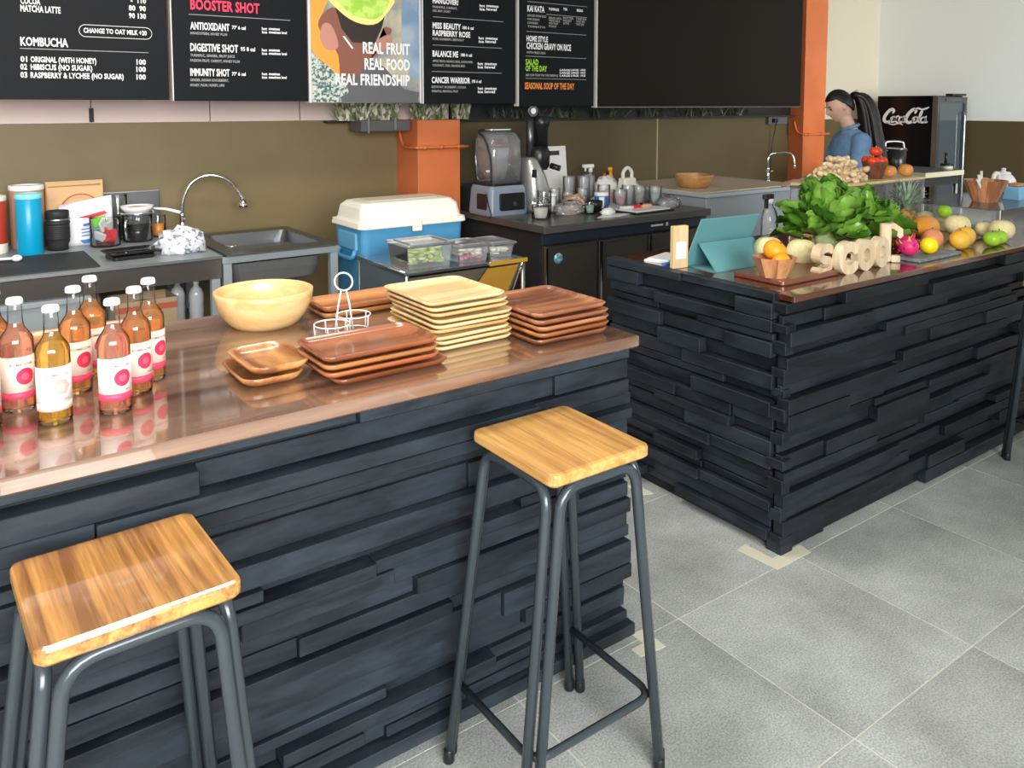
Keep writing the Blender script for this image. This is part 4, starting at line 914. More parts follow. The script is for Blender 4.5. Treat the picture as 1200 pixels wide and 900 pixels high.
obj('jug_lid', MB().lathe([(.08, .47), (.08, .495), (.04, .50), (.035, .53), (0, .532)], n=16), mat('maroon_rubber', (.10, .02, .025), .4), bl)
obj('blades', MB().ell((0, 0, .26), (.045, .03, .02), 8, 5), M_chrome, bl)
obj('cord', MB().tube(smooth([(-.155, -.08, .16), (-.17, -.13, .08), (-.175, -.17, .02), (-.21, -.20, .006)], 5), .004, 6), M_black, bl)

jc = thing('slow_juicer', 'upright slow juicer with silver body and black feeding tower, right of the blender', 'juicer', (3.59, 4.72, .8505), 0)
mb = MB(); loft(mb, [[(x+dx, y, z) for x, y in rrect(w, d, min(w, d)*.42, 6)] for w, d, z, dx in ((.22, .20, 0, 0), (.23, .21, .03, 0), (.22, .20, .14, -.005), (.17, .18, .27, -.03), (.10, .14, .37, -.06), (.06, .10, .395, -.07))], sm=True); obj('body', mb, mat('silver_plastic', (.50, .50, .49), .25, .7), jc)
obj('neck', MB().lathe([(.06, .30), (.078, .33), (.08, .43), (.07, .45), (.055, .47)], (.03, 0, 0), 22), M_black, jc)
obj('tower', MB().lathe([(.05, .455), (.05, .60), (.062, .62), (.062, .68), (.05, .685), (.0, .685)], (.05, 0, 0), 22), M_black, jc)
obj('tower', MB().lathe([(.028, .40), (.030, .66), (0, .662)], (-.035, .02, 0), 16), M_steeld, jc)
obj('knob', MB().tube([(-.045, -.03, .725), (-.045, .0, .725)], .042, 16), M_steeld, jc); obj('knob_mark', MB().tube([(-.045, -.034, .725), (-.045, -.031, .725)], .022, 12), M_white, jc)
obj('spout', MB().tube([(.09, -.06, .33), (.13, -.12, .31)], .022, 12), M_black, jc); obj('switch', MB().box(-.09, -.06, -.095, -.07, .25, .31, .004), M_black, jc)

t = thing('cutting_board', 'white plastic cutting board with a grip hole, leaning upright behind the jars', 'cutting board', (4.12, 5.14, .8505), 0)
P = [(-.125, 0), (.125, 0), (.125, .42), (.11, .435), (-.11, .435), (-.125, .42)]
mb = MB(); mb.box(-.125, .125, -.006, .006, 0, .365, .002).box(-.125, -.06, -.006, .006, .365, .40).box(.06, .125, -.006, .006, .365, .40).box(-.125, .125, -.006, .006, .40, .438, .002); obj('board', mb, M_white, t); obj('grip_hole', MB().box(-.06, .06, .004, .005, .365, .40), M_black, t); t.rotation_euler = (math.radians(-6), 0, 0)
rnd = random.Random(11)
for k, (x, y) in enumerate(((4.02, 4.86), (4.12, 4.80), (4.22, 4.86))): glass_jar('drinking_glass', ['tall clear tumbler nearest the juicer', 'tall clear tumbler, middle of the three before the cutting board', 'tall clear tumbler, right one of three before the cutting board'][k], 'glass', (x, y, .8505), .048, .22, group='tall tumblers', m=M_plastic)
M_clamp = M_steel
t = glass_jar('clip_jar', 'squat clip-top glass jar on the near left corner of the dark worktable', 'jar', (3.36, 4.36, .8505), .062, .105, [('powder', .055, .010, .075, mat('white_powder', (.62, .60, .55), .8))])
obj('glass_lid', MB().lathe([(.060, .108), (.064, .112), (.055, .128), (0, .134)], n=22), M_glass, t); obj('clip', MB().tube(smooth([(.062, -.02, .06), (.075, 0, .10), (.05, 0, .14), (-.05, 0, .14), (-.075, 0, .10), (-.066, 0, .05)], 4), .003, 6).tube(circ(0, 0, .104, .066), .0028, 6, True), M_chrome, t)
glass_jar('glass_jar', 'clear jar with empty glass behind the clip-top jar', 'jar', (3.50, 4.50, .8505), .05, .17)
crumple('plastic_bag', 'clear crumpled plastic bag lying behind the clip-top jar', 'bag', (3.68, 4.44, .851), (.13, .07, .055), M_plastic, 8, rough=.3)
crumple('plastic_bag', 'crumpled clear bag with brown nuts, in the middle of the dark worktable', 'bag', (3.82, 4.56, .851), (.10, .07, .07), mat('nut_bag', (.42, .24, .13), .3, noise=(35, (.75, .65, .58), .5, .6)), 9, rough=.3)
t = glass_jar('spray_can', 'small white bottle with pump among the bags', 'bottle', (3.62, 4.56, .8505), .028, .12, [('fill', .026, .01, .115, M_white)], lid=M_white)
glass_jar('glass_cup', 'pale green glass tumbler in front of the nut bag', 'glass', (3.80, 4.36, .8505), .036, .085, [('fill', .031, .010, .06, mat('sage_liquid', (.22, .38, .28), .3))])
t = thing('dark_bowl', 'small black bowl next to the green tumbler', 'bowl', (3.905, 4.43, .8505)); obj('shell', MB().lathe([(.03, 0), (.055, .04), (.06, .08), (.054, .08), (.045, .03), (0, .012)], n=22), M_black, t)
t = thing('blue_can', 'blue and white tub with dark base in front of the clear jars', 'tub', (4.015, 4.48, .8505)); obj('body', MB().lathe([(.042, 0), (.05, .012), (.052, .10), (.05, .104)], n=22), mat('royal_blue', (.035, .14, .42), .35), t); obj('lid', MB().lathe([(.052, .104), (.054, .108), (.052, .13), (0, .132)], n=22), M_white, t); obj('base_ring', MB().lathe([(.0425, 0), (.0515, .008), (.053, .03), (.051, .032)], n=22, poly=True), M_black, t)
obj('white_patch', arc_patch(.0525, -2.6, -1.9, .02, .10), M_white, t)
# condiment bottles at the back
def small_bottle(name, label, loc, r, h, body, cap, neck=.4):
    t = thing(name, label, 'bottle', loc); obj('body', MB().lathe([(0, 0), (r, 0), (r, h*.6), (r*.85, h*.7), (r*neck, h*.8), (r*neck, h*.88)], n=18), body, t); obj('cap', MB().lathe([(r*neck*1.15, h*.87), (r*neck*1.15, h), (0, h+.001)], n=16), cap, t); return t
t = small_bottle('pump_bottle', 'white pump bottle right of the cutting board', (4.36, 5.0, .8505), .042, .26, M_plastic, M_white, .35); obj('pump', MB().box(-.075, .025, -.02, .02, .262, .292, .005).tube([(-.055, 0, .262), (-.055, 0, .235)], .008, 8), M_white, t)
small_bottle('sauce_bottle', 'dark bottle with red cap, left of the orange one', (4.42, 4.9, .8505), .026, .22, mat('blue_black_glass', (.015, .03, .07), .2), M_redp)
small_bottle('sauce_bottle', 'black bottle touching the orange squeeze bottle', (4.485, 4.93, .8505), .026, .235, M_black, M_black)
small_bottle('squeeze_bottle', 'orange squeeze bottle standing at the back of the dark worktable', (4.555, 4.98, .8505), .032, .26, mat('orange_bottle', (.85, .34, .03), .35), mat('orange_bottle', (.85, .34, .03), .35), .55)
t = thing('cream_grater', 'cream plastic box grater with arched handle at the back of the dark worktable', 'grater', (4.54, 4.76, .8505)); mb = MB(); loft(mb, [[(x, y, z) for x, y in rrect(w, d, .015, 4)] for w, d, z in ((.15, .10, 0), (.13, .08, .18), (.12, .06, .19))]); obj('body', mb, M_cream, t)
obj('handle', MB().tube(smooth([(-.045, 0, .185), (-.045, 0, .235), (0, 0, .27), (.045, 0, .235), (.045, 0, .185)], 5), .015, 8), M_cream, t)
# containers row
def tubset(label, loc, r, h, fill, m=None): return glass_jar('clear_tub', label, 'tub', loc, r, h, [('fill', r*.86, .012, h*.6, fill)] if fill else (), m=m or M_plastic, group='clear tubs on the dark worktable')
M_nut = mat('brown_nuts', (.36, .19, .09), .6, bump=(70, .9, .006)); M_pasta = mat('pale_grain', (.66, .56, .38), .7, bump=(90, .8, .004))
tubset('clear tub with pale grain, left of the blue tub', (3.93, 4.62, .8505), .05, .10, M_pasta)
tubset('clear tub holding red slices behind the white tray', (4.24, 4.52, .8505), .055, .13, mat('red_slices', (.60, .20, .16), .5))
tubset('tall clear tub, empty, behind the white tray', (4.36, 4.56, .8505), .052, .155, None)
tubset('clear tub with grey fill at the right end of the row', (4.475, 4.56, .8505), .055, .14, mat('grey_fill', (.32, .30, .27), .6))
tubset('clear tub filled with brown nuts, far right of the worktable', (4.575, 4.66, .8505), .05, .13, M_nut)
t = tubset('stack of pale blue plastic cups at the right of the worktable', (4.57, 4.48, .8505), .05, .14, mat('pale_blue_cup', (.45, .60, .66), .4))
crumple('paper_towel', 'crumpled white paper towel behind the row of tubs', 'towel', (4.40, 4.86, .851), (.12, .07, .13), mat('towel_white', (.78, .76, .75), .9, bump=(20, .6, .01)), 14, rough=.18)
crumple('plastic_bag', 'pink and white crumpled packet beside the cream grater', 'packet', (4.30, 4.70, .851), (.07, .05, .08), mat('pink_packet', (.66, .38, .36), .4, noise=(18, (.8, .78, .78), .45, .6)), 15)
crumple('plastic_bag', 'crumpled clear bag at the right front corner of the dark worktable', 'bag', (4.53, 4.30, .851), (.10, .06, .05), M_plastic, 16, rough=.3)
crumple('plastic_bag', 'blue-white crumpled packet between the green tumbler and the tubs', 'packet', (4.09, 4.60, .851), (.055, .05, .055), mat('blue_packet', (.55, .68, .75), .4, noise=(22, (.8, .8, .8), .4, .6)), 17)
for k, (x, y, w_, h_, lab) in enumerate(((3.78, 4.74, .045, .15, 'clear cup left of the nut bag, near the juicer'), (3.88, 4.70, .045, .12, 'clear cup behind the nut bag'), (4.02, 4.70, .045, .14, 'clear cup behind the tub of pale grain'), (4.20, 4.66, .05, .16, 'clear cup behind the tub of red slices'), (4.45, 4.68, .05, .12, 'clear cup in front of the cream grater'))):
    glass_jar('clear_cup', lab, 'cup', (x, y, .8505), w_, h_, group='clear cups in the clutter of the worktable', m=M_plastic)
crumple('paper_towel', 'small crumpled white tissue right of the cream grater', 'tissue', (4.66, 4.80, .851), (.06, .05, .09), M_white, 41, rough=.22)
crumple('plastic_bag', 'crumpled pale bag left of the white tray', 'bag', (4.02, 4.36, .851), (.06, .04, .035), M_plastic, 42, rough=.3)
t = thing('white_tray', 'white tray edged in black with red and orange cards, at the front of the worktable', 'tray', (4.22, 4.26, .8505), .05); obj('base', slab(.40, .26, .010, .01, .003), M_black, t); obj('sheet', slab(.36, .22, .010, .01, .002, .0105), M_white, t)
for nm, x, c in (('red_card', -.04, M_redp), ('orange_card', .07, mat('peach_card', (.85, .45, .18), .5)), ('white_card', -.12, M_white)): obj(nm, MB().box(x-.05, x+.05, .02, .07, .021, .040, .003), c, t)
obj('black_clip', MB().box(.012, .024, .02, .04, .0405, .055), M_black, t)
o = obj('paper_napkin', MB().add([(-.16, -.05, 0), (.02, -.09, 0), (.20, -.02, 0), (.02, .07, 0), (-.16, -.05, .002), (.02, -.09, .002), (.20, -.02, .002), (.02, .07, .002)], [(0, 1, 2, 3), (4, 5, 6, 7), (0, 1, 5, 4), (1, 2, 6, 5), (2, 3, 7, 6), (3, 0, 4, 7)], False), M_white); o.location = (3.86, 4.22, .8505); tag(o, 'flat white napkin at the front edge of the dark worktable', 'napkin')
crumple('paper_napkin', 'crumpled white napkin lying on the flat one', 'napkin', (3.86, 4.24, .8535), (.055, .035, .03), M_white, 20)

# ================================================================ CHEST FREEZER, FAUCET, BOWL
fz = thing('chest_freezer', 'long grey chest freezer with beige top standing behind the tablet', 'freezer', (0, 0, 0))
obj('body', MB().box(4.78, 6.03, 4.15, 5.2, .05, .915, .006), mat('grey_enamel', (.33, .37, .41), .35), fz)
obj('rim', MB().box(4.76, 6.05, 4.13, 5.22, .915, .945, .006), mat('pale_rim', (.45, .50, .53), .3), fz)
obj('top_panel', MB().box(4.78, 6.03, 4.20, 5.20, .945, .952), mat('beige_laminate', (.62, .52, .38), .45), fz)
for x in (4.84, 5.95):
    for y in (4.22, 5.1): obj('foot', MB().lathe([(.025, 0), (.025, .05)], (x, y, 0), 10), M_black, fz)
o = obj('wooden_bowl', MB().lathe(bowl_profile(.155, .105, .01, .66), n=36), M_bowl2); o.location = (5.05, 4.52, .9525); tag(o, 'round amber wooden bowl standing empty on the chest freezer', 'bowl')
faucet('thin chrome faucet bent over the right end of the chest freezer', (5.97, 4.50, .9525), [(0, 0, .11), (0, 0, .19), (.02, -.01, .235), (.06, -.05, .25), (.13, -.10, .25), (.17, -.13, .22), (.18, -.14, .15)], .0085, head=False)

# ================================================================ ON THE DISPLAY COUNTER
Z1 = .9505
M_teal = mat('teal_leatherette', (.105, .28, .30), .5, bump=(200, .15, .001))
tb = thing('tablet_case', 'tablet in a teal folding case, its back turned to the floor side', 'tablet', (2.70, 2.24, Z1), R_(-4))
w = .168
def quadslab(mb, a, b_, x0, x1, t):   # a,b: (y,z) ends
    a = Vector((0, *a)); b_ = Vector((0, *b_)); n = (b_-a).cross(Vector((1, 0, 0))).normalized()*t
    vs = [Vector((x, p.y, p.z))+k*n for x in (x0, x1) for p in (a, b_) for k in (0, 1)]
    return mb.add(vs, [(0, 1, 3, 2), (4, 6, 7, 5), (0, 4, 5, 1), (2, 3, 7, 6), (0, 2, 6, 4), (1, 5, 7, 3)], False)
obj('back_cover', quadslab(MB(), (.06, .004), (-.035, .205), -w, w, .008), M_teal, tb)
obj('screen_body', quadslab(MB(), (.068, .006), (-.026, .205), -w+.002, w-.002, -.007), mat('tablet_rim', (.55, .70, .68), .3), tb)
obj('stand_flap', quadslab(MB(), (-.10, .002), (.0, .105), -w+.02, w, .005), M_teal, tb); obj('base_flap', MB().box(-w+.02, w, -.10, .07, 0, .004), M_teal, tb)
t = thing('card_holder', 'small upright birch card holder with a white card left of the tablet', 'card holder', (2.50, 2.31, Z1), R_(-8))
obj('block', MB().box(-.038, .038, -.012, .012, 0, .175, .002), M_birch, t); obj('card', MB().box(-.026, .026, -.0135, -.0122, .04, .11), M_white, t)
t = obj('paper_stack', MB().box(-.10, .10, -.06, .06, 0, .008).box(-.09, .08, -.05, .05, .0082, .014), M_white); t.location = (2.60, 2.47, Z1); t.rotation_euler = (0, 0, .3); tag(t, 'white papers lying behind the birch card holder', 'papers')
t = thing('pen', 'blue pen lying in front of the papers', 'pen', (2.535, 2.385, Z1+.0), .1); obj('barrel', MB().tube([(-.06, 0, .006), (.05, 0, .006)], .006, 8), M_bluep, t); obj('cap', MB().tube([(.05, 0, .006), (.075, 0, .006)], .0055, 8), M_white, t)
t = obj('serving_board', slab(.36, .24, .02, .02, .004), M_board); t.location = (2.73, 1.96, Z1); tag(t, 'dark wooden serving board under the small bowl of oranges', 'board')
t = thing('segmented_bowl', 'small faceted wooden bowl holding two oranges on the dark board', 'bowl', (2.595, 1.915, Z1+.0205))
def segbowl(t, R, H, n, m, rb=.6, th=.010):
    for k in range(n):
        a0, a1 = 2*PI*k/n, 2*PI*(k+1)/n; mb = MB(); vs = []
        for a in (a0+.01, a1-.01):
            for r, z in ((R*rb, 0), (R, H), (R-th, H), (R*rb-th*.3, th)): vs.append((r*math.cos(a), r*math.sin(a), z))
        mb.add(vs, [(0, 4, 5, 1), (1, 5, 6, 2), (2, 6, 7, 3), (3, 7, 4, 0), (0, 1, 2, 3), (4, 7, 6, 5)], False); obj('stave', mb, m, t)
    obj('bottom', MB().lathe([(0, 0), (R*rb*.98, 0), (R*rb*.97, th), (0, th)], n=n), m, t)
segbowl(t, .084, .076, 8, M_segbowl, .62)
M_orangeskin = mat('orange_peel', (.90, .33, .012), .35, bump=(220, .5, .002)); M_melon = mat('pale_melon', (.78, .66, .30), .5, noise=(60, (.83, .76, .45), .4, .6), bump=(90, .4, .003))
M_stem = mat('stem_brown', (.14, .10, .04), .7)
def fruit(name, label, loc, r, m, sq=(1, 1, .93), dimple=.12, stem=True, rot=(0, 0, 0), group=None, cat=None, n=22, leafm=None):
    t = thing(name, label, cat or name.replace('_', ' '), loc, 0, group); t.rotation_euler = rot
    def fn(d, p):
        k = 1-dimple*max(0, abs(d.z)-.75)*4*(.6 if d.z < 0 else 1); return Vector((p.x, p.y, p.z*k))
    obj('flesh', MB().ell((0, 0, 0), (r*sq[0], r*sq[1], r*sq[2]), n, 14, fn), m, t)
    if stem: obj('stem', MB().tube([(0, 0, r*sq[2]*(1-dimple)-.004), (.002, .001, r*sq[2]+.004)], [.004, .0025], 6), leafm or M_stem, t)
    return t
fruit('orange', 'orange resting on top in the small faceted bowl', (2.615, 1.93, 1.066), .044, M_orangeskin, rot=(.6, .2, 0))
fruit('orange', 'orange low at the front of the small faceted bowl', (2.575, 1.895, 1.018), .038, M_orangeskin, rot=(1.3, .3, 0)).location = (2.592, 1.882, 1.028)
fruit('melon', 'pale yellow melon behind the small bowl, on its left', (2.875, 2.155, 1.012), .062, M_melon)
fruit('melon', 'pale yellow melon behind the small bowl, on its right', (2.935, 2.035, 1.012), .062, M_melon)

# letters of pale wood
def letter(name, label, loc, path, w_, closed=False, rz=0, d=.035):
    t = thing(name, label, 'letter', loc, rz, 'wooden letters along the counter edge')
    obj('body', MB().ribbon([(p.x*1.22, (p.y-.001)*1.12) for p in smooth([(x, y, 0) for x, y in path], 5, closed)], w_, (0, d/2, 0), (1, 0, 0), (0, 0, 1), (0, -d, 0), closed), M_letter, t)
    return t
SP = [(.040, .088), (.012, .100), (-.026, .094), (-.036, .074), (-.012, .060), (.022, .052), (.034, .034), (.018, .018), (-.014, .015), (-.040, .022)]
CP = [(.034, .082), (.012, .098), (-.020, .092), (-.038, .058), (-.022, .024), (.010, .016), (.036, .032)]
OP = [(0, .098), (-.028, .084), (-.034, .058), (-.028, .030), (0, .016), (.028, .030), (.034, .058), (.028, .084)]
letter('wooden_letter', 'chunky pale wooden letter S, first of the row beside the dark board', (2.84, 1.875, Z1), SP, .033, rz=.15)
letter('wooden_letter', 'chunky pale wooden letter C, second of the row', (2.955, 1.845, Z1), CP, .040, rz=-.05)
letter('wooden_letter', 'chunky pale wooden letter O, third of the row', (3.075, 1.845, Z1), OP, .036, True)
letter('wooden_letter', 'chunky pale wooden letter O, fourth of the row, next to the tall post', (3.19, 1.845, Z1), OP, .036, True, rz=.1)
t = thing('wooden_letter', 'tall pale wooden letter turned sideways, right end of the row', 'letter', (3.315, 1.89, Z1), R_(-50)); t['group'] = 'wooden letters along the counter edge'
obj('post', MB().box(-.022, .022, -.018, .018, 0, .165, .006), M_letter, t); obj('arm', MB().ribbon([(0, .15), (.03, .158), (.055, .14), (.055, .115)], .024, (0, .017, 0), (1, 0, 0), (0, 0, 1), (0, -.034, 0)), M_letter, t); obj('foot_bar', MB().box(.0225, .06, -.017, .017, 0, .03, .004), M_letter, t)

# leafy greens
M_leaf = [mat('leaf_green', (.05, .15, .012), .28, noise=(14, (.10, .25, .025), .4, .65)), mat('leaf_green_light', (.11, .27, .025), .28, noise=(14, (.20, .40, .055), .4, .65)), mat('leaf_green_dark', (.030, .10, .014), .30, noise=(14, (.06, .17, .02), .4, .65))]
def leaf_mesh(seed, L=.17, Wd=.10):
    rnd = random.Random(seed); mb = MB(); vs = []; fs = []; n = 8; cur = rnd.choice((-.5, .35, .6, .9, 1.2)); tw = rnd.uniform(-.3, .3); ph = rnd.uniform(0, 6)
    for i in range(n+1):
        s = i/n; q = max(0, (s-.10)/.90); wd = Wd*.5*(math.sin(PI*(.06+.88*q**.85))**.62 if s > .1 else .12)
        a = cur*s; cx = L*math.sin(a)/cur; cz = L*(1-math.cos(a))/cur
        for j in (-1, -.5, 0, .5, 1):
            y = wd*j; zz = abs(j)**1.5*wd*.42+.010*math.sin(i*1.6+j*2.2+ph)*abs(j)-(.004 if j == 0 else 0); vs.append((cx-zz*math.sin(a), y*math.cos(tw*s), cz+zz*math.cos(a)+y*math.sin(tw*s)))
    for i in range(n):
        for j in range(4): fs.append((i*5+j, i*5+j+1, (i+1)*5+j+1, (i+1)*5+j))
    mb.add(vs, fs); me = bpy.data.meshes.new('leaf'); me.from_pydata(mb.v, [], mb.f); me.polygons.foreach_set('use_smooth', [True]*len(fs)); return me
LM = []
for k in range(9):
    me = leaf_mesh(k, .150+.020*(k % 3), .092+.014*(k % 3)); me.materials.append(M_leaf[(0, 1, 0, 1, 2, 1, 1, 0, 1)[k]]); LM.append(me)
def bunch(label, loc, n, R, H, seed):
    rnd = random.Random(seed); t = thing('leafy_greens', label, 'leafy greens', loc, 0, 'bunches of leafy greens')
    obj('stalk_base', MB().ell((0, 0, .05), (R*.35, R*.35, .049), 14, 8), mat('pale_stalk', (.42, .55, .22), .5), t)
    for k in range(n):
        q = (k+.5)/n; el = max(.10, -.05+1.15*(1-q)+rnd.uniform(-.32, .30)); az = k*2.399+rnd.uniform(-.7, .7)
        o = obj('leaf', rnd.choice(LM), None, t); s = rnd.uniform(.85, 1.1)*(.70+.28*q); rr = R*(.12+.34*q)
        o.location = (rr*math.cos(az), rr*math.sin(az), .050+H*(.60-.58*q**1.6)+rnd.uniform(0, .02))
        o.rotation_euler = (rnd.uniform(-.9, .9), -el, az); o.scale = (s, s, s)
    return t
bunch('left bunch of leafy greens, nearest the spray bottle and melons', (3.315, 2.17, Z1), 95, .15, .20, 1)
bunch('right bunch of leafy greens, beside the pineapple and tall wooden letter', (3.53, 2.14, Z1), 95, .15, .18, 2)
bunch('rear bunch of leafy greens, the highest, under the ginger tray', (3.48, 2.29, Z1), 95, .16, .25, 3)
t = thing('spray_bottle', 'clear spray bottle with dark trigger left of the leafy greens', 'bottle', (3.10, 2.52, Z1)); t.location = (3.42, 2.56, Z1)
obj('body', MB().lathe([(0, 0), (.04, 0), (.042, .01), (.042, .10), (.034, .14), (.016, .165), (.014, .18)], n=20), M_plastic, t); obj('collar', MB().lathe([(.018, .175), (.018, .20), (0, .202)], n=14), M_white, t); obj('trigger', MB().box(-.05, .02, -.012, .012, .20, .225, .004).box(-.035, -.022, -.008, .008, .155, .20), M_blackm, t)
t = thing('acrylic_tray', 'clear acrylic tray lying under the edge of the greens, behind the melons', 'tray', (3.08, 2.34, Z1)); t.location = (3.06, 2.50, Z1); obj('sheet', slab(.34, .18, .012, .02, .003), M_acryl, t)
t = obj('wooden_paddle', slab(.22, .03, .012, .012, .003), M_birch); t.location = (3.11, 2.03, Z1+.0); t.rotation_euler = (0, 0, -.35); tag(t, 'pale wooden paddle end sticking out under the greens by the melons', 'paddle')

# fruit along the front
def slate(): 
    t = obj('slate_tray', slab(.36, .13, .014, .006, .003), mat('slate', (.16, .18, .19), .5, noise=(30, (.24, .27, .29), .4, .6), bump=(50, .5, .003))); t.location = (3.58, 1.845, Z1); tag(t, 'grey slate slab carrying the dragon fruit and the lemon', 'slab')
slate()
dg = thing('dragon_fruit', 'bright pink dragon fruit on the slate slab', 'dragon fruit', (3.455, 1.862, 1.006)); M_dr = mat('dragon_pink', (.72, .03, .17), .4)
obj('flesh', MB().ell((0, 0, 0), (.042, .040, .041), 18, 12), M_dr, dg)
rnd = random.Random(3)
for k in range(14):
    a = k*2.4; z = -.025+.06*k/14; r = math.sqrt(max(.0001, 1-(z/.042)**2))*.040; c = Vector((r*math.cos(a), r*math.sin(a), z)); n_ = c.normalized(); tip = c+n_*.016+Vector((0, 0, .018)); s = n_.cross(Vector((0, 0, 1))).normalized()*.009
    obj('scale', MB().add([c-s-n_*.003, c+s-n_*.003, tip, c+n_*.006], [(0, 1, 2), (0, 2, 3), (1, 3, 2), (0, 3, 1)], False), M_dr if k % 3 else mat('dragon_tip', (.75, .45, .12), .5), dg)
dg2 = dup(dg, (3.53, 1.945, 1.052), 1.2, 'second dragon fruit, darker and half hidden behind the first'); dg2.location = (3.60, 1.965, .9925)
fruit('lemon', 'bright yellow lemon at the front of the slate slab', (3.575, 1.835, 1.002), .037, mat('lemon_yellow', (.90, .70, .01), .35, bump=(160, .4, .002)), sq=(1.12, 1, 1), dimple=0, stem=False)
fruit('red_mango', 'pinkish red mango behind the lemon', (3.775, 1.925, 1.000), .050, mat('mango_blush', (.68, .24, .12), .35, noise=(14, (.75, .36, .14), .45, .7)), sq=(1.05, .95, 1), dimple=.05, cat='mango')
M_mango = mat('mango_yellow', (.86, .46, .035), .38, noise=(12, (.78, .50, .08), .4, .7))
fruit('mango', 'yellow mango in front, left one of the pair', (3.87, 1.845, .997), .047, M_mango, sq=(1.1, .95, .98), dimple=.05)
fruit('mango', 'yellow mango, right one of the pair', (3.99, 1.88, .998), .048, M_mango, sq=(1.15, .95, .98), dimple=.05)
t = thing('papaya', 'long ripe orange papaya lying across behind the mangoes', 'papaya', (3.985, 2.075, 1.012), .25)
obj('flesh', MB().ell((0, 0, 0), (.135, .06, .06), 24, 14, lambda d, p: Vector((p.x, p.y*(1-.28*d.x*(-1)), p.z*(1-.2*d.x*(-1))))), mat('papaya_orange', (.75, .30, .025), .38, noise=(8, (.72, .42, .07), .5, .75)), t); obj('stem', MB().tube([(-.13, 0, 0), (-.145, 0, .003)], .008, 8), M_stem, t)
fruit('orange', 'small orange wedged behind the dragon fruit', (3.655, 2.06, .986), .035, M_orangeskin)
fruit('orange', 'small orange sitting higher, beside the tall wooden letter', (3.59, 2.18, 1.02), .033, mat('carrot_orange', (.85, .20, .02), .4)).location = (3.70, 2.12, 1.02)
M_green = mat('lime_green', (.25, .52, .02), .3, noise=(10, (.38, .62, .05), .4, .65))
fruit('green_apple', 'shiny green apple in front of the melons, left one', (4.075, 1.795, .989), .039, M_green)
fruit('green_apple', 'shiny green apple in front of the melons, right one', (4.165, 1.805, .988), .038, M_green)
fruit('green_apple', 'green apple resting high behind the papaya', (4.17, 2.19, 1.0), .038, M_green).location = (4.43, 2.20, 1.0495)
o = obj('apple_crate', MB().box(-.06, .06, -.05, .05, 0, .06, .004), M_birch); o.location = (4.43, 2.20, Z1); tag(o, 'small wooden block under the rear green apple', 'block')
fruit('melon', 'pale netted melon behind the mangoes, the highest of the right group', (4.235, 2.01, 1.012), .062, M_melon).location = (4.225, 2.03, 1.012)
fruit('melon', 'small pale melon between the two larger ones on the right', (4.33, 1.95, .993), .044, M_melon)
fruit('melon', 'pale melon at the right end of the fruit row', (4.315, 1.85, 1.007), .058, M_melon).location = (4.285, 1.845, 1.007)
t = thing('dark_grapes', 'bunch of dark red grapes in front of the pineapple', 'grapes', (3.86, 2.14, Z1)); rnd = random.Random(6)
for k in range(26):
    a = k*2.4; r = .045*math.sqrt(k % 13/13); o = obj('grape', MB().ell((0, 0, 0), (.014,)*3, 10, 6) if k == 0 else gm, mat('grape_skin', (.10, .012, .025), .25) if k == 0 else None, t)
    if k == 0: gm = o.data
    o.location = (r*math.cos(a), r*math.sin(a), .014+.024*(k//7)+rnd.uniform(0, .006))
pa = thing('pineapple', 'pineapple with grey-green crown behind the fruit row', 'pineapple', (4.215, 2.29, Z1))
pb = obj('body', MB().ell((0, 0, .062), (.060, .060, .0615), 20, 12), mat('pineapple_skin', (.20, .11, .03), .6, noise=(40, (.42, .28, .06), .45, .6), bump=(45, .9, .01)), pa)
M_crown = mat('pineapple_leaf', (.20, .33, .20), .5, noise=(20, (.38, .50, .36), .4, .6))
for k in range(44):
    a = k*2.4; q = k/44; lean = 1.15*(1-q)+.1; L = .10+.045*q; mb = MB(); w_ = .010; vs = []
    for i in range(5):
        s = i/4; ang = lean*(.5+.6*s); x = L*s*math.sin(ang)+.012; z = L*s*math.cos(ang); ww = w_*(1-s)**.7
        vs += [(x, -ww, z+.003), (x+.002, 0, z), (x, ww, z+.003)]
    mb.add(vs, [f for i in range(4) for f in ((i*3, i*3+1, i*3+4, i*3+3), (i*3+1, i*3+2, i*3+5, i*3+4))]); o = obj('crown_leaf', mb, M_crown, pa); o.location = (0, 0, .115+.02*q); o.rotation_euler = (0, 0, a)
cu = thing('cucumber', 'pale green striped gourd behind the pineapple crown', 'gourd', (4.46, 2.325, .9935), .2); obj('flesh', MB().ell((0, 0, 0), (.12, .042, .042), 20, 12), mat('gourd', (.42, .48, .24), .4, noise=(22, (.62, .64, .42), .45, .6)), cu); obj('stem', MB().tube([(.118, 0, 0), (.14, 0, .005)], .006, 6), M_stem, cu)

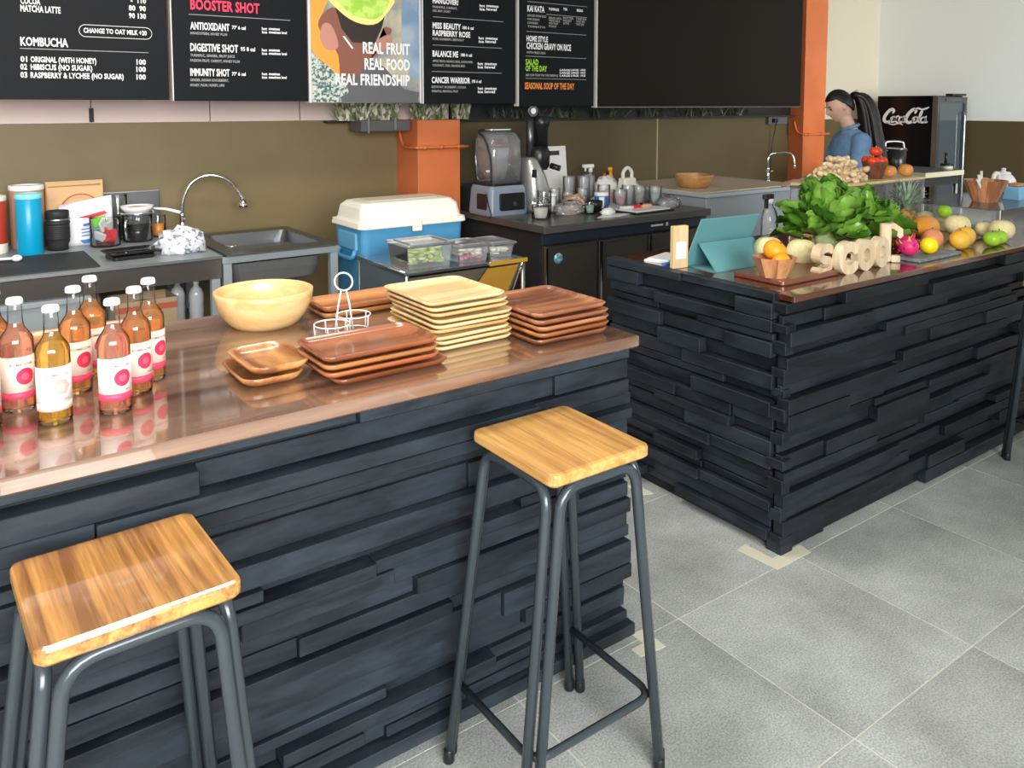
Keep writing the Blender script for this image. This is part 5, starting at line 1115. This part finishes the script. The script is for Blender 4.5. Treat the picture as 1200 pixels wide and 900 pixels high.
# ginger shelf
gs = thing('acrylic_riser', 'clear acrylic riser carrying the pale tray with ginger and tomatoes', 'riser', (0, 0, 0))
obj('shelf', MB().box(3.66, 4.60, 2.40, 2.62, 1.188, 1.198), M_acryl, gs)
for x in (3.665, 4.26, 4.585): obj('leg', MB().box(x, x+.010, 2.40, 2.62, .9505, 1.1875), M_acryl, gs)
o = obj('serving_tray', slab(.94, .235, .016, .02, .004), M_birch); o.location = (4.13, 2.51, 1.1985); tag(o, 'pale wooden tray on the acrylic riser holding ginger', 'tray')
M_ginger = mat('ginger_skin', (.66, .47, .26), .6, noise=(25, (.82, .68, .46), .4, .65), bump=(60, .5, .004))
GM = []
for k in range(4):
    rnd = random.Random(60+k); mb = MB(); p = Vector((-.05, 0, 0))
    for j in range(4):
        mb.ell(p, (.026*rnd.uniform(.7, 1.1), .017*rnd.uniform(.8, 1.2), .016*rnd.uniform(.8, 1.1)), 10, 7); q = p+Vector((rnd.uniform(-.01, .01), rnd.choice((-1, 1))*.02, rnd.uniform(-.003, .01)))
        mb.ell(q, (.014, .018, .012), 8, 6); p = p+Vector((.030, rnd.uniform(-.012, .012), rnd.uniform(-.004, .004)))
    me = bpy.data.meshes.new('ginger'); me.from_pydata(mb.v, [], mb.f); me.polygons.foreach_set('use_smooth', [True]*len(mb.f)); me.materials.append(M_ginger); GM.append(me)
rnd = random.Random(77); cnt = 0
for lay, nn in enumerate((14, 10, 7, 4)):
    for k in range(nn):
        w_ = .25*(1-lay*.22); x = 3.90+w_*(2*(k+.5)/nn-1)*.85+rnd.uniform(-.01, .01); y = 2.50+rnd.uniform(-.055, .055)*(1-lay*.2)
        o = obj('ginger_root', GM[cnt % 4], None); o.location = (x, y, 1.235+lay*.032); o.rotation_euler = (rnd.uniform(-.3, .3), rnd.uniform(-.35, .35), rnd.uniform(0, PI)); o.scale = (.9, .9, .9)
        tag(o, 'knobbly pale ginger root in the heap on the raised tray', 'ginger', 'ginger roots heaped on the raised tray'); cnt += 1
t = thing('segmented_bowl', 'dark brown faceted bowl of red tomatoes on the raised tray', 'bowl', (4.235, 2.49, 1.215)); segbowl(t, .072, .095, 8, mat('dark_acacia', (.13, .045, .028), .4, noise=(20, (.22, .08, .05), .4, .6)), .6)
for k, (dx, dy, dz) in enumerate(((-.035, -.01, .098), (.036, -.015, .096), (0, .042, .10), (-.004, -.006, .150))):
    fruit('tomato', ['tomato on the left in the dark faceted bowl', 'tomato on the right in the dark faceted bowl', 'tomato at the rear of the dark faceted bowl', 'topmost tomato in the dark faceted bowl'][k], (4.235+dx, 2.49+dy, 1.215+dz), .034, M_tomato, sq=(1, 1, .8), leafm=M_greenp, n=18)
M_onion = mat('orange_onion', (.68, .24, .05), .35, noise=(18, (.78, .36, .10), .4, .6))
fruit('onion', 'orange-brown onion on the raised tray right beside the dark bowl', (4.345, 2.47, 1.252), .040, M_onion, sq=(1.1, 1, .85)); fruit('onion', 'orange-brown onion nearer the right end of the raised tray', (4.50, 2.46, 1.252), .040, M_onion, sq=(1, 1, .92))
fruit('tomato', 'tomato lying left of the dark bowl on the ginger heap', (4.275, 2.55, 1.31), .034, M_tomato, sq=(1, 1, .8), leafm=M_greenp).location = (4.115, 2.57, 1.245)
t = thing('glass_cloche', 'clear domed glass cover with white rim, behind the pineapple', 'cover', (4.13, 2.51, Z1)); obj('dome', MB().lathe([(.11, 0), (.115, .03), (.10, .09), (.06, .13), (.0, .145)], n=24), M_glass, t); obj('plate', MB().lathe([(0, .001), (.09, .001), (.095, .02), (0, .016)], n=20), M_white, t)

# acrylic box with bowl, at the right
ab = thing('acrylic_case', 'clear acrylic display case at the right frame edge carrying a wooden bowl', 'display case', (0, 0, 0))
obj('lid', MB().box(4.62, 5.76, 2.0, 2.55, 1.055, 1.061), M_acryl, ab); obj('side', MB().box(4.62, 4.626, 2.0, 2.55, .9505, 1.0545), M_acryl, ab); obj('front', MB().box(4.626, 5.76, 2.0, 2.006, .9505, 1.0545), M_acryl, ab); obj('side', MB().box(5.754, 5.76, 2.006, 2.55, .9505, 1.0545), M_acryl, ab)
obj('corner_edge', MB().box(4.617, 4.6195, 1.997, 2.003, .9505, 1.06), M_white, ab)
crumple('bread_loaf', 'brown-topped pale bread roll inside the acrylic case', 'bread', (5.05, 2.14, .951), (.09, .06, .05), mat('bread', (.55, .34, .16), .7, noise=(20, (.75, .66, .52), .45, .6)), 30, rough=.06)
t = thing('segmented_bowl', 'large faceted copper-brown wooden bowl of spoons on the acrylic case', 'bowl', (4.97, 2.24, 1.0615)); segbowl(t, .118, .125, 12, M_segbowl, .55)
for k, (a, b_) in enumerate((((-.03, 0, .02), (-.085, .0, .158)), ((.0, .02, .02), (.01, .03, .175)), ((-.02, -.01, .02), (-.14, -.02, .135)))):
    s = thing('spoon', ['pale spoon handle standing in the large faceted bowl, left', 'pale spoon handle standing in the large faceted bowl, middle', 'pale spoon handle leaning over the left rim of the large faceted bowl'][k], 'spoon', (4.97, 2.24, 1.0615)); obj('handle', MB().tube([a, b_], [.006, .008], 8), M_white, s)
    obj('spoon_bowl', MB().ell(a, (.018, .012, .006), 10, 6), M_white, s)
crumple('bread_roll', 'brown roll in the large faceted bowl', 'roll', (5.0, 2.26, 1.12), (.06, .06, .05), M_bowl2, 33, rough=.04)
t = thing('blue_box', 'small pale blue box right of the large faceted bowl', 'box', (5.27, 2.20, 1.0615)); mb = MB(); loft(mb, [[(x, y, z) for x, y in rrect(w_, d_, .008, 3)] for w_, d_, z in ((.13, .10, 0), (.13, .10, .004), (.10, .08, .075))]); obj('box', mb, mat('sky_blue', (.22, .48, .70), .4), t); obj('lid', slab(.09, .07, .018, .02, .004, .076), M_bowl2, t)
t = thing('teapot', 'white teapot with round black hole handle at the right frame edge', 'teapot', (5.56, 2.40, 1.0615)); obj('body', MB().ell((0, 0, .065), (.085, .07, .063), 22, 14), M_white, t); obj('lid', MB().lathe([(.045, .118), (.04, .132), (.012, .138), (.014, .155), (0, .160)], n=18), M_white, t)
obj('handle', MB().tube([(-.12+.036*math.cos(k*PI/8), -.01, .095+.036*math.sin(k*PI/8)) for k in range(16)], .014, 8, True), M_white, t); obj('spout', MB().tube([(.07, 0, .05), (.12, 0, .10)], [.02, .01], 10), M_white, t)

# ================================================================ BACKGROUND: FRIDGE, POT TABLE
fr = thing('drinks_fridge', 'tall black drinks fridge with Coca-Cola lettering on its side, in the far corner', 'fridge', (0, 0, 0))
obj('cabinet', MB().box(8.35, 8.95, 4.30, 4.905, .06, 1.712, .006), mat('fridge_black', (.006, .006, .007), .15, spec=.25), fr)
dd = obj('door_frame', MB().box(8.35, 8.40, 4.255, 4.299, .12, 1.70).box(8.90, 8.95, 4.255, 4.299, .12, 1.70).box(8.40, 8.90, 4.255, 4.299, 1.64, 1.70).box(8.40, 8.90, 4.255, 4.299, .12, .2), mat('fridge_frame', (.04, .045, .05), .25), fr)
obj('silver_edge', MB().box(8.343, 8.349, 4.25, 4.305, .1, 1.71), M_steel, fr)
obj('door_glass', MB().box(8.40, 8.90, 4.27, 4.28, .2, 1.64), mat('dark_glass', (.05, .065, .075), .06, spec=.8), dd)
obj('handle', MB().tube([(8.87, 4.25, 1.55), (8.87, 4.235, 1.5), (8.87, 4.235, .5), (8.87, 4.25, .45)], .010, 8), M_steel, dd)
obj('light_box', MB().box(8.5, 8.8, 4.248, 4.2545, 1.655, 1.685), M_steeld, dd); obj('hinge_cap', MB().box(8.66, 8.94, 4.26, 4.34, 1.713, 1.735, .004), M_black, fr)
for x in (8.4, 8.9): obj('foot', MB().lathe([(.03, 0), (.03, .06)], (x, 4.6, 0), 10), M_black, fr)
# script lettering on the side, drawn in (s, z) where s runs along -Y
LG = MB(); M_logo = mat('logo_white', (.85, .85, .85), .5)
lx = 8.3465
def stroke(pts, w_):
    pp = smooth([(x, y, 0) for x, y in pts], 5); n = len(pp); ws = [w_*(.42+.58*math.sin(PI*(i+.5)/n)**.6) for i in range(n)] if not isinstance(w_, list) else w_
    LG.ribbon([(p.x, p.y) for p in pp], ws, (lx, 4.835, 1.425), (0, -1, 0), (0, 0, 1), (.003, 0, 0))
def C_(x):
    stroke([(x+.108, .108), (x+.118, .135), (x+.095, .148), (x+.055, .120), (x+.020, .070), (x+.014, .030), (x+.042, .010), (x+.080, .022), (x+.105, .048)], .034)
def o_(x, k=1.2): stroke([(x+.044*k, .062*k), (x+.014*k, .050*k), (x+.006*k, .024*k), (x+.020*k, .010*k), (x+.042*k, .020*k), (x+.050*k, .044*k), (x+.038*k, .063*k)], .018)
def c_(x, k=1.2): stroke([(x+.046*k, .056*k), (x+.030*k, .064*k), (x+.010*k, .042*k), (x+.010*k, .018*k), (x+.028*k, .009*k), (x+.050*k, .022*k)], .018)
def a_(x): o_(x, 1.15); stroke([(x+.064, .078), (x+.054, .040), (x+.058, .014), (x+.078, .022)], .017)
def l_(x): stroke([(x+.010, .030), (x+.040, .085), (x+.052, .128), (x+.036, .122), (x+.020, .070), (x+.014, .030), (x+.026, .012), (x+.042, .022)], .014)
C_(0); o_(.080); c_(.128); a_(.170)
C_(.240); o_(.318); l_(.372); a_(.402)
stroke([(.232, .062), (.258, .066)], .012)
stroke([(.040, .006), (.11, -.014), (.18, .000), (.22, -.016)], .013)
stroke([(.345, .142), (.375, .160), (.42, .146), (.46, .156), (.49, .170)], .018)
lgo = obj('script_lettering', LG, M_logo, fr); lgo['kind'] = 'stuff'
pt = thing('pot_table', 'table with a pale edge in front of the tall fridge carrying a black pot', 'table', (0, 0, 0))
obj('top', MB().box(6.95, 7.62, 3.62, 4.25, .99, 1.035, .004), mat('pale_edge', (.52, .50, .36), .45), pt); obj('surface', MB().box(6.96, 7.61, 3.63, 4.24, 1.0355, 1.04), M_steeld, pt); obj('under_panel', MB().box(6.98, 7.58, 3.66, 4.22, .91, .989), M_blackm, pt)
for x, y in ((7.0, 3.67), (7.57, 3.67), (7.0, 4.2), (7.57, 4.2)): obj('leg', MB().tube([(x, y, 0), (x, y, .91)], .02, 8), M_chrome, pt)
t = thing('cooking_pot', 'black cooking pot with steel rim on the far table', 'pot', (7.17, 4.02, 1.0405)); obj('body', MB().lathe([(0, 0), (.085, 0), (.09, .01), (.09, .18), (.085, .18), (.08, .02), (0, .02)], n=24), M_black, t); obj('rim', MB().tube(circ(0, 0, .182, .090), .005, 6, True), M_steel, t); obj('handle', MB().tube([(.09, -.02, .165), (.14, -.03, .165)], .008, 6), M_steel, t); obj('handle', MB().tube([(-.09, .02, .165), (-.13, .03, .165)], .008, 6), M_steel, t)
t = thing('milk_frother', 'slim white and steel bottle left of the black pot', 'bottle', (7.04, 4.17, 1.0405)); obj('body', MB().lathe([(0, 0), (.03, 0), (.03, .13), (.022, .15)], n=16), M_white, t); obj('neck', MB().tube([(0, 0, .15), (0, 0, .23)], .007, 6).tube([(0, 0, .2), (-.03, 0, .24)], .006, 6), M_steel, t)
t = thing('chrome_arch', 'arched chrome tube rising behind the black pot', 'faucet', (7.33, 4.12, 1.0405)); obj('tube', MB().tube(smooth([(-.07, .05, 0), (-.075, .05, .20), (-.055, .04, .235), (.04, -.03, .235), (.065, -.05, .20), (.07, -.05, .0)], 5), .011, 8), M_steel, t)
t = thing('far_jar', 'pale jar with black lid at the right end of the far table', 'jar', (7.50, 3.72, 1.0405)); obj('body', MB().lathe([(0, 0), (.05, 0), (.05, .03), (0, .03)], n=16), mat('pale_edge', (.5, .5, .4), .5), t); obj('lid', MB().lathe([(.055, .0305), (.055, .05), (.02, .055), (0, .056)], n=16), M_black, t); obj('pump', MB().tube([(-.02, 0, .055), (-.02, 0, .15)], .012, 8), M_black, t)

# ================================================================ PERSON
wm = thing('person', 'person in a blue denim shirt with long black ponytail and white clip, head bowed', 'person', (5.16, 3.20, 0), R_(147))
M_skin = mat('skin', (.60, .36, .26), .5); M_hair = mat('black_hair', (.008, .006, .006), .42, bump=(90, .5, .003)); M_denim = mat('denim', (.11, .21, .36), .8, noise=(14, (.15, .27, .44), .4, .6)); M_trous = mat('dark_trousers', (.02, .022, .03), .8)
def fuse(name, mb, voxel, m, parent, it=3):
    me = bpy.data.meshes.new('f'); me.from_pydata(mb.v, [], mb.f); o = bpy.data.objects.new('f', me); COL.objects.link(o)
    bm = bmesh.new(); bm.from_mesh(me); bmesh.ops.recalc_face_normals(bm, faces=bm.faces); bm.to_mesh(me); bm.free()
    r = o.modifiers.new('r', 'REMESH'); r.mode = 'VOXEL'; r.voxel_size = voxel; r.use_smooth_shade = True
    s = o.modifiers.new('s', 'SMOOTH'); s.iterations = it; s.factor = .5
    bpy.context.view_layer.update(); nm = bpy.data.meshes.new_from_object(o.evaluated_get(bpy.context.evaluated_depsgraph_get())); bpy.data.objects.remove(o)
    nm.name = name; nm.polygons.foreach_set('use_smooth', [True]*len(nm.polygons)); nm.materials.clear(); nm.materials.append(m)
    o = bpy.data.objects.new(name, nm); COL.objects.link(o); o.parent = parent; return o
def limb(mb, pts, rs, k=4, n=14):
    P = smooth(pts, k); m = len(P)-1; R = []
    for i in range(m+1):
        f = i/k; a = min(int(f), len(rs)-2); R.append(rs[a]+(rs[a+1]-rs[a])*(f-a))
    mb.tube(P, R, n); mb.ell(P[0], (R[0],)*3, 12, 8); mb.ell(P[-1], (R[-1],)*3, 12, 8)
def torso(mb, secs, n=24):    # (cx, cz, rx, ry)
    loft(mb, [[(cx+rx*math.cos(2*PI*i/n), ry*math.sin(2*PI*i/n), cz) for i in range(n)] for cx, cz, rx, ry in secs])
hc = Vector((.105, 0, 1.610)); ta = R_(24); HS = .90
def face(d, p):     # d.x forward
    q = Vector(p)
    if d.x > 0 and d.z < 0: q.y *= 1-.28*(-d.z)
    e = math.exp(-((d.y/.16)**2+((d.z+.12)/.20)**2))*(d.x > 0); q.x += .026*e
    e = math.exp(-((abs(d.y)-.36)**2/.02+((d.z-.06)/.12)**2))*(d.x > 0); q.x -= .009*e
    e = math.exp(-((d.y/.22)**2+((d.z+.52)/.07)**2))*(d.x > 0); q.x += .007*e
    e = math.exp(-((d.y/.2)**2+((d.z+.82)/.12)**2))*(d.x > 0); q.x += .016*e
    return Matrix.Rotation(ta, 3, 'Y') @ (q*HS)
Rm = Matrix.Rotation(ta, 3, 'Y')
body = MB().ell(hc, (.093, .074, .118), 40, 28, face)
for s in (-1, 1): body.ell(hc+Rm @ Vector((-.008, s*.066, -.005)), (.014, .009, .026), 10, 8)
limb(body, [(.0, 0, 1.40), (.03, 0, 1.47), (.075, 0, 1.555)], [.055, .046, .045])
torso(body, [(0, .86, .09, .13), (0, 1.0, .09, .12), (.0, 1.12, .08, .11), (.01, 1.30, .09, .12), (.01, 1.38, .06, .10), (.015, 1.42, .04, .05)])
for s in (-1, 1):
    limb(body, [(.02, s*.13, 1.35), (.05, s*.195, 1.25), (.08, s*.205, 1.11), (.17, s*.17, 1.095), (.31, s*.10, 1.09)], [.036, .036, .030, .029, .022])
    body.ell((.35, s*.095, 1.087), (.048, .038, .017), 14, 8)
    for f, (dy, L) in enumerate(((-.027, .055), (-.009, .066), (.009, .062), (.027, .048))):
        limb(body, [(.37, s*.095+dy*.9, 1.087), (.395+L*.45, s*.095+dy*1.1, 1.078), (.395+L*.8, s*.095+dy*1.1, 1.055)], [.0095, .0085, .0075], 3, 8)
    limb(body, [(.335, s*.095-s*.03, 1.085), (.36, s*.095-s*.055, 1.078), (.39, s*.095-s*.06, 1.068)], [.011, .0095, .008], 3, 8)
    limb(body, [(.0, s*.09, .90), (.015, s*.10, .50), (-.01, s*.10, .09), (.10, s*.11, .035)], [.085, .055, .036, .028])
fuse('body', body, .0055, M_skin, wm, 2)
mb = MB(); torso(mb, [(0, .87, .135, .18), (0, 1.0, .125, .165), (.0, 1.12, .115, .145), (.01, 1.28, .128, .160), (.01, 1.38, .11, .165), (.01, 1.42, .08, .11), (.02, 1.455, .055, .062)])
for s in (-1, 1): limb(mb, [(.01, s*.145, 1.375), (.05, s*.195, 1.25), (.08, s*.205, 1.11), (.17, s*.17, 1.095), (.25, s*.13, 1.092)], [.064, .056, .050, .044, .040])
sh = fuse('shirt', mb, .009, M_denim, wm)
obj('collar', MB().tube(smooth([(.075, 0, 1.450), (.055, .050, 1.465), (.0, .056, 1.480), (-.03, 0, 1.487), (.0, -.056, 1.480), (.055, -.050, 1.465)], 4, True), .012, 8, True), M_denim, sh)
mb = MB(); torso(mb, [(0, .80, .12, .16), (0, .90, .125, .165), (0, .99, .115, .15)])
for s in (-1, 1): limb(mb, [(.0, s*.085, .86), (.015, s*.10, .50), (-.005, s*.10, .12)], [.095, .07, .055])
fuse('trousers', mb, .012, M_trous, wm)
for s in (-1, 1): obj('shoe', MB().ell((.05, s*.105, .042), (.135, .048, .041), 16, 10), M_blackm, wm)
mb = MB(); vs = []; fs = []; n, m_ = 32, 14
for j in range(m_+1):
    for i in range(n):
        az = 2*PI*i/n; lim = 1.0 if math.cos(az) > .35 else (1.0+(0.35-math.cos(az))*1.1); ph = min(lim, 2.2)*j/m_
        d = Vector((math.sin(ph)*math.cos(az), math.sin(ph)*math.sin(az), math.cos(ph))); q = Vector((d.x*.107-.008, d.y*.086, d.z*.127+.002))*HS; vs.append(hc+Rm @ q)
for j in range(m_):
    for i in range(n): fs.append((j*n+i, (j+1)*n+i, (j+1)*n+(i+1) % n, j*n+(i+1) % n))
mb.add(vs, fs); hr = obj('hair', mb, M_hair, wm); md = hr.modifiers.new('t', 'SOLIDIFY'); md.thickness = .010; md.offset = -1
mb = MB(); rnd = random.Random(5)
for k in range(26):
    a = k*2.4; r = .05*math.sqrt((k+.5)/26); dy = r*math.cos(a)*1.3; dx = r*math.sin(a)
    P = [(.0+dx*.3, dy*.3, 1.685), (-.055+dx*.7, dy*.6, 1.665), (-.095+dx, dy, 1.58), (-.12+dx*1.1, dy*1.2, 1.45), (-.145+dx*1.3, dy*1.4, 1.30), (-.165+dx*1.4, dy*1.5, 1.15), (-.17+dx*1.2, dy*1.3, 1.02-rnd.uniform(0, .08))]
    P = smooth(P, 3); mb.tube(P, [.024]*(len(P)-3)+[.020, .013, .004], 7)
o = obj('ponytail', mb, M_hair, hr); o['kind'] = 'stuff'
obj('hair_clip', MB().ell((-.024, -.012, 1.686), (.024, .046, .036), 14, 8), mat('clip_white', (.72, .68, .68), .5), hr)
for s in (-1, 1):
    e = hc+Rm @ Vector((.070, s*.025, .005)); obj('eye', MB().ell(e, (.009, .011, .006), 12, 8), M_hair, wm); obj('brow', MB().tube([hc+Rm @ Vector((.079, s*.013, .024)), hc+Rm @ Vector((.073, s*.042, .026))], .0032, 6), M_hair, wm)
obj('mouth', MB().tube([hc+Rm @ Vector((.080, -.018, -.062)), hc+Rm @ Vector((.086, 0, -.062)), hc+Rm @ Vector((.080, .018, -.062))], .0035, 6), mat('lips', (.45, .14, .12), .5), wm)
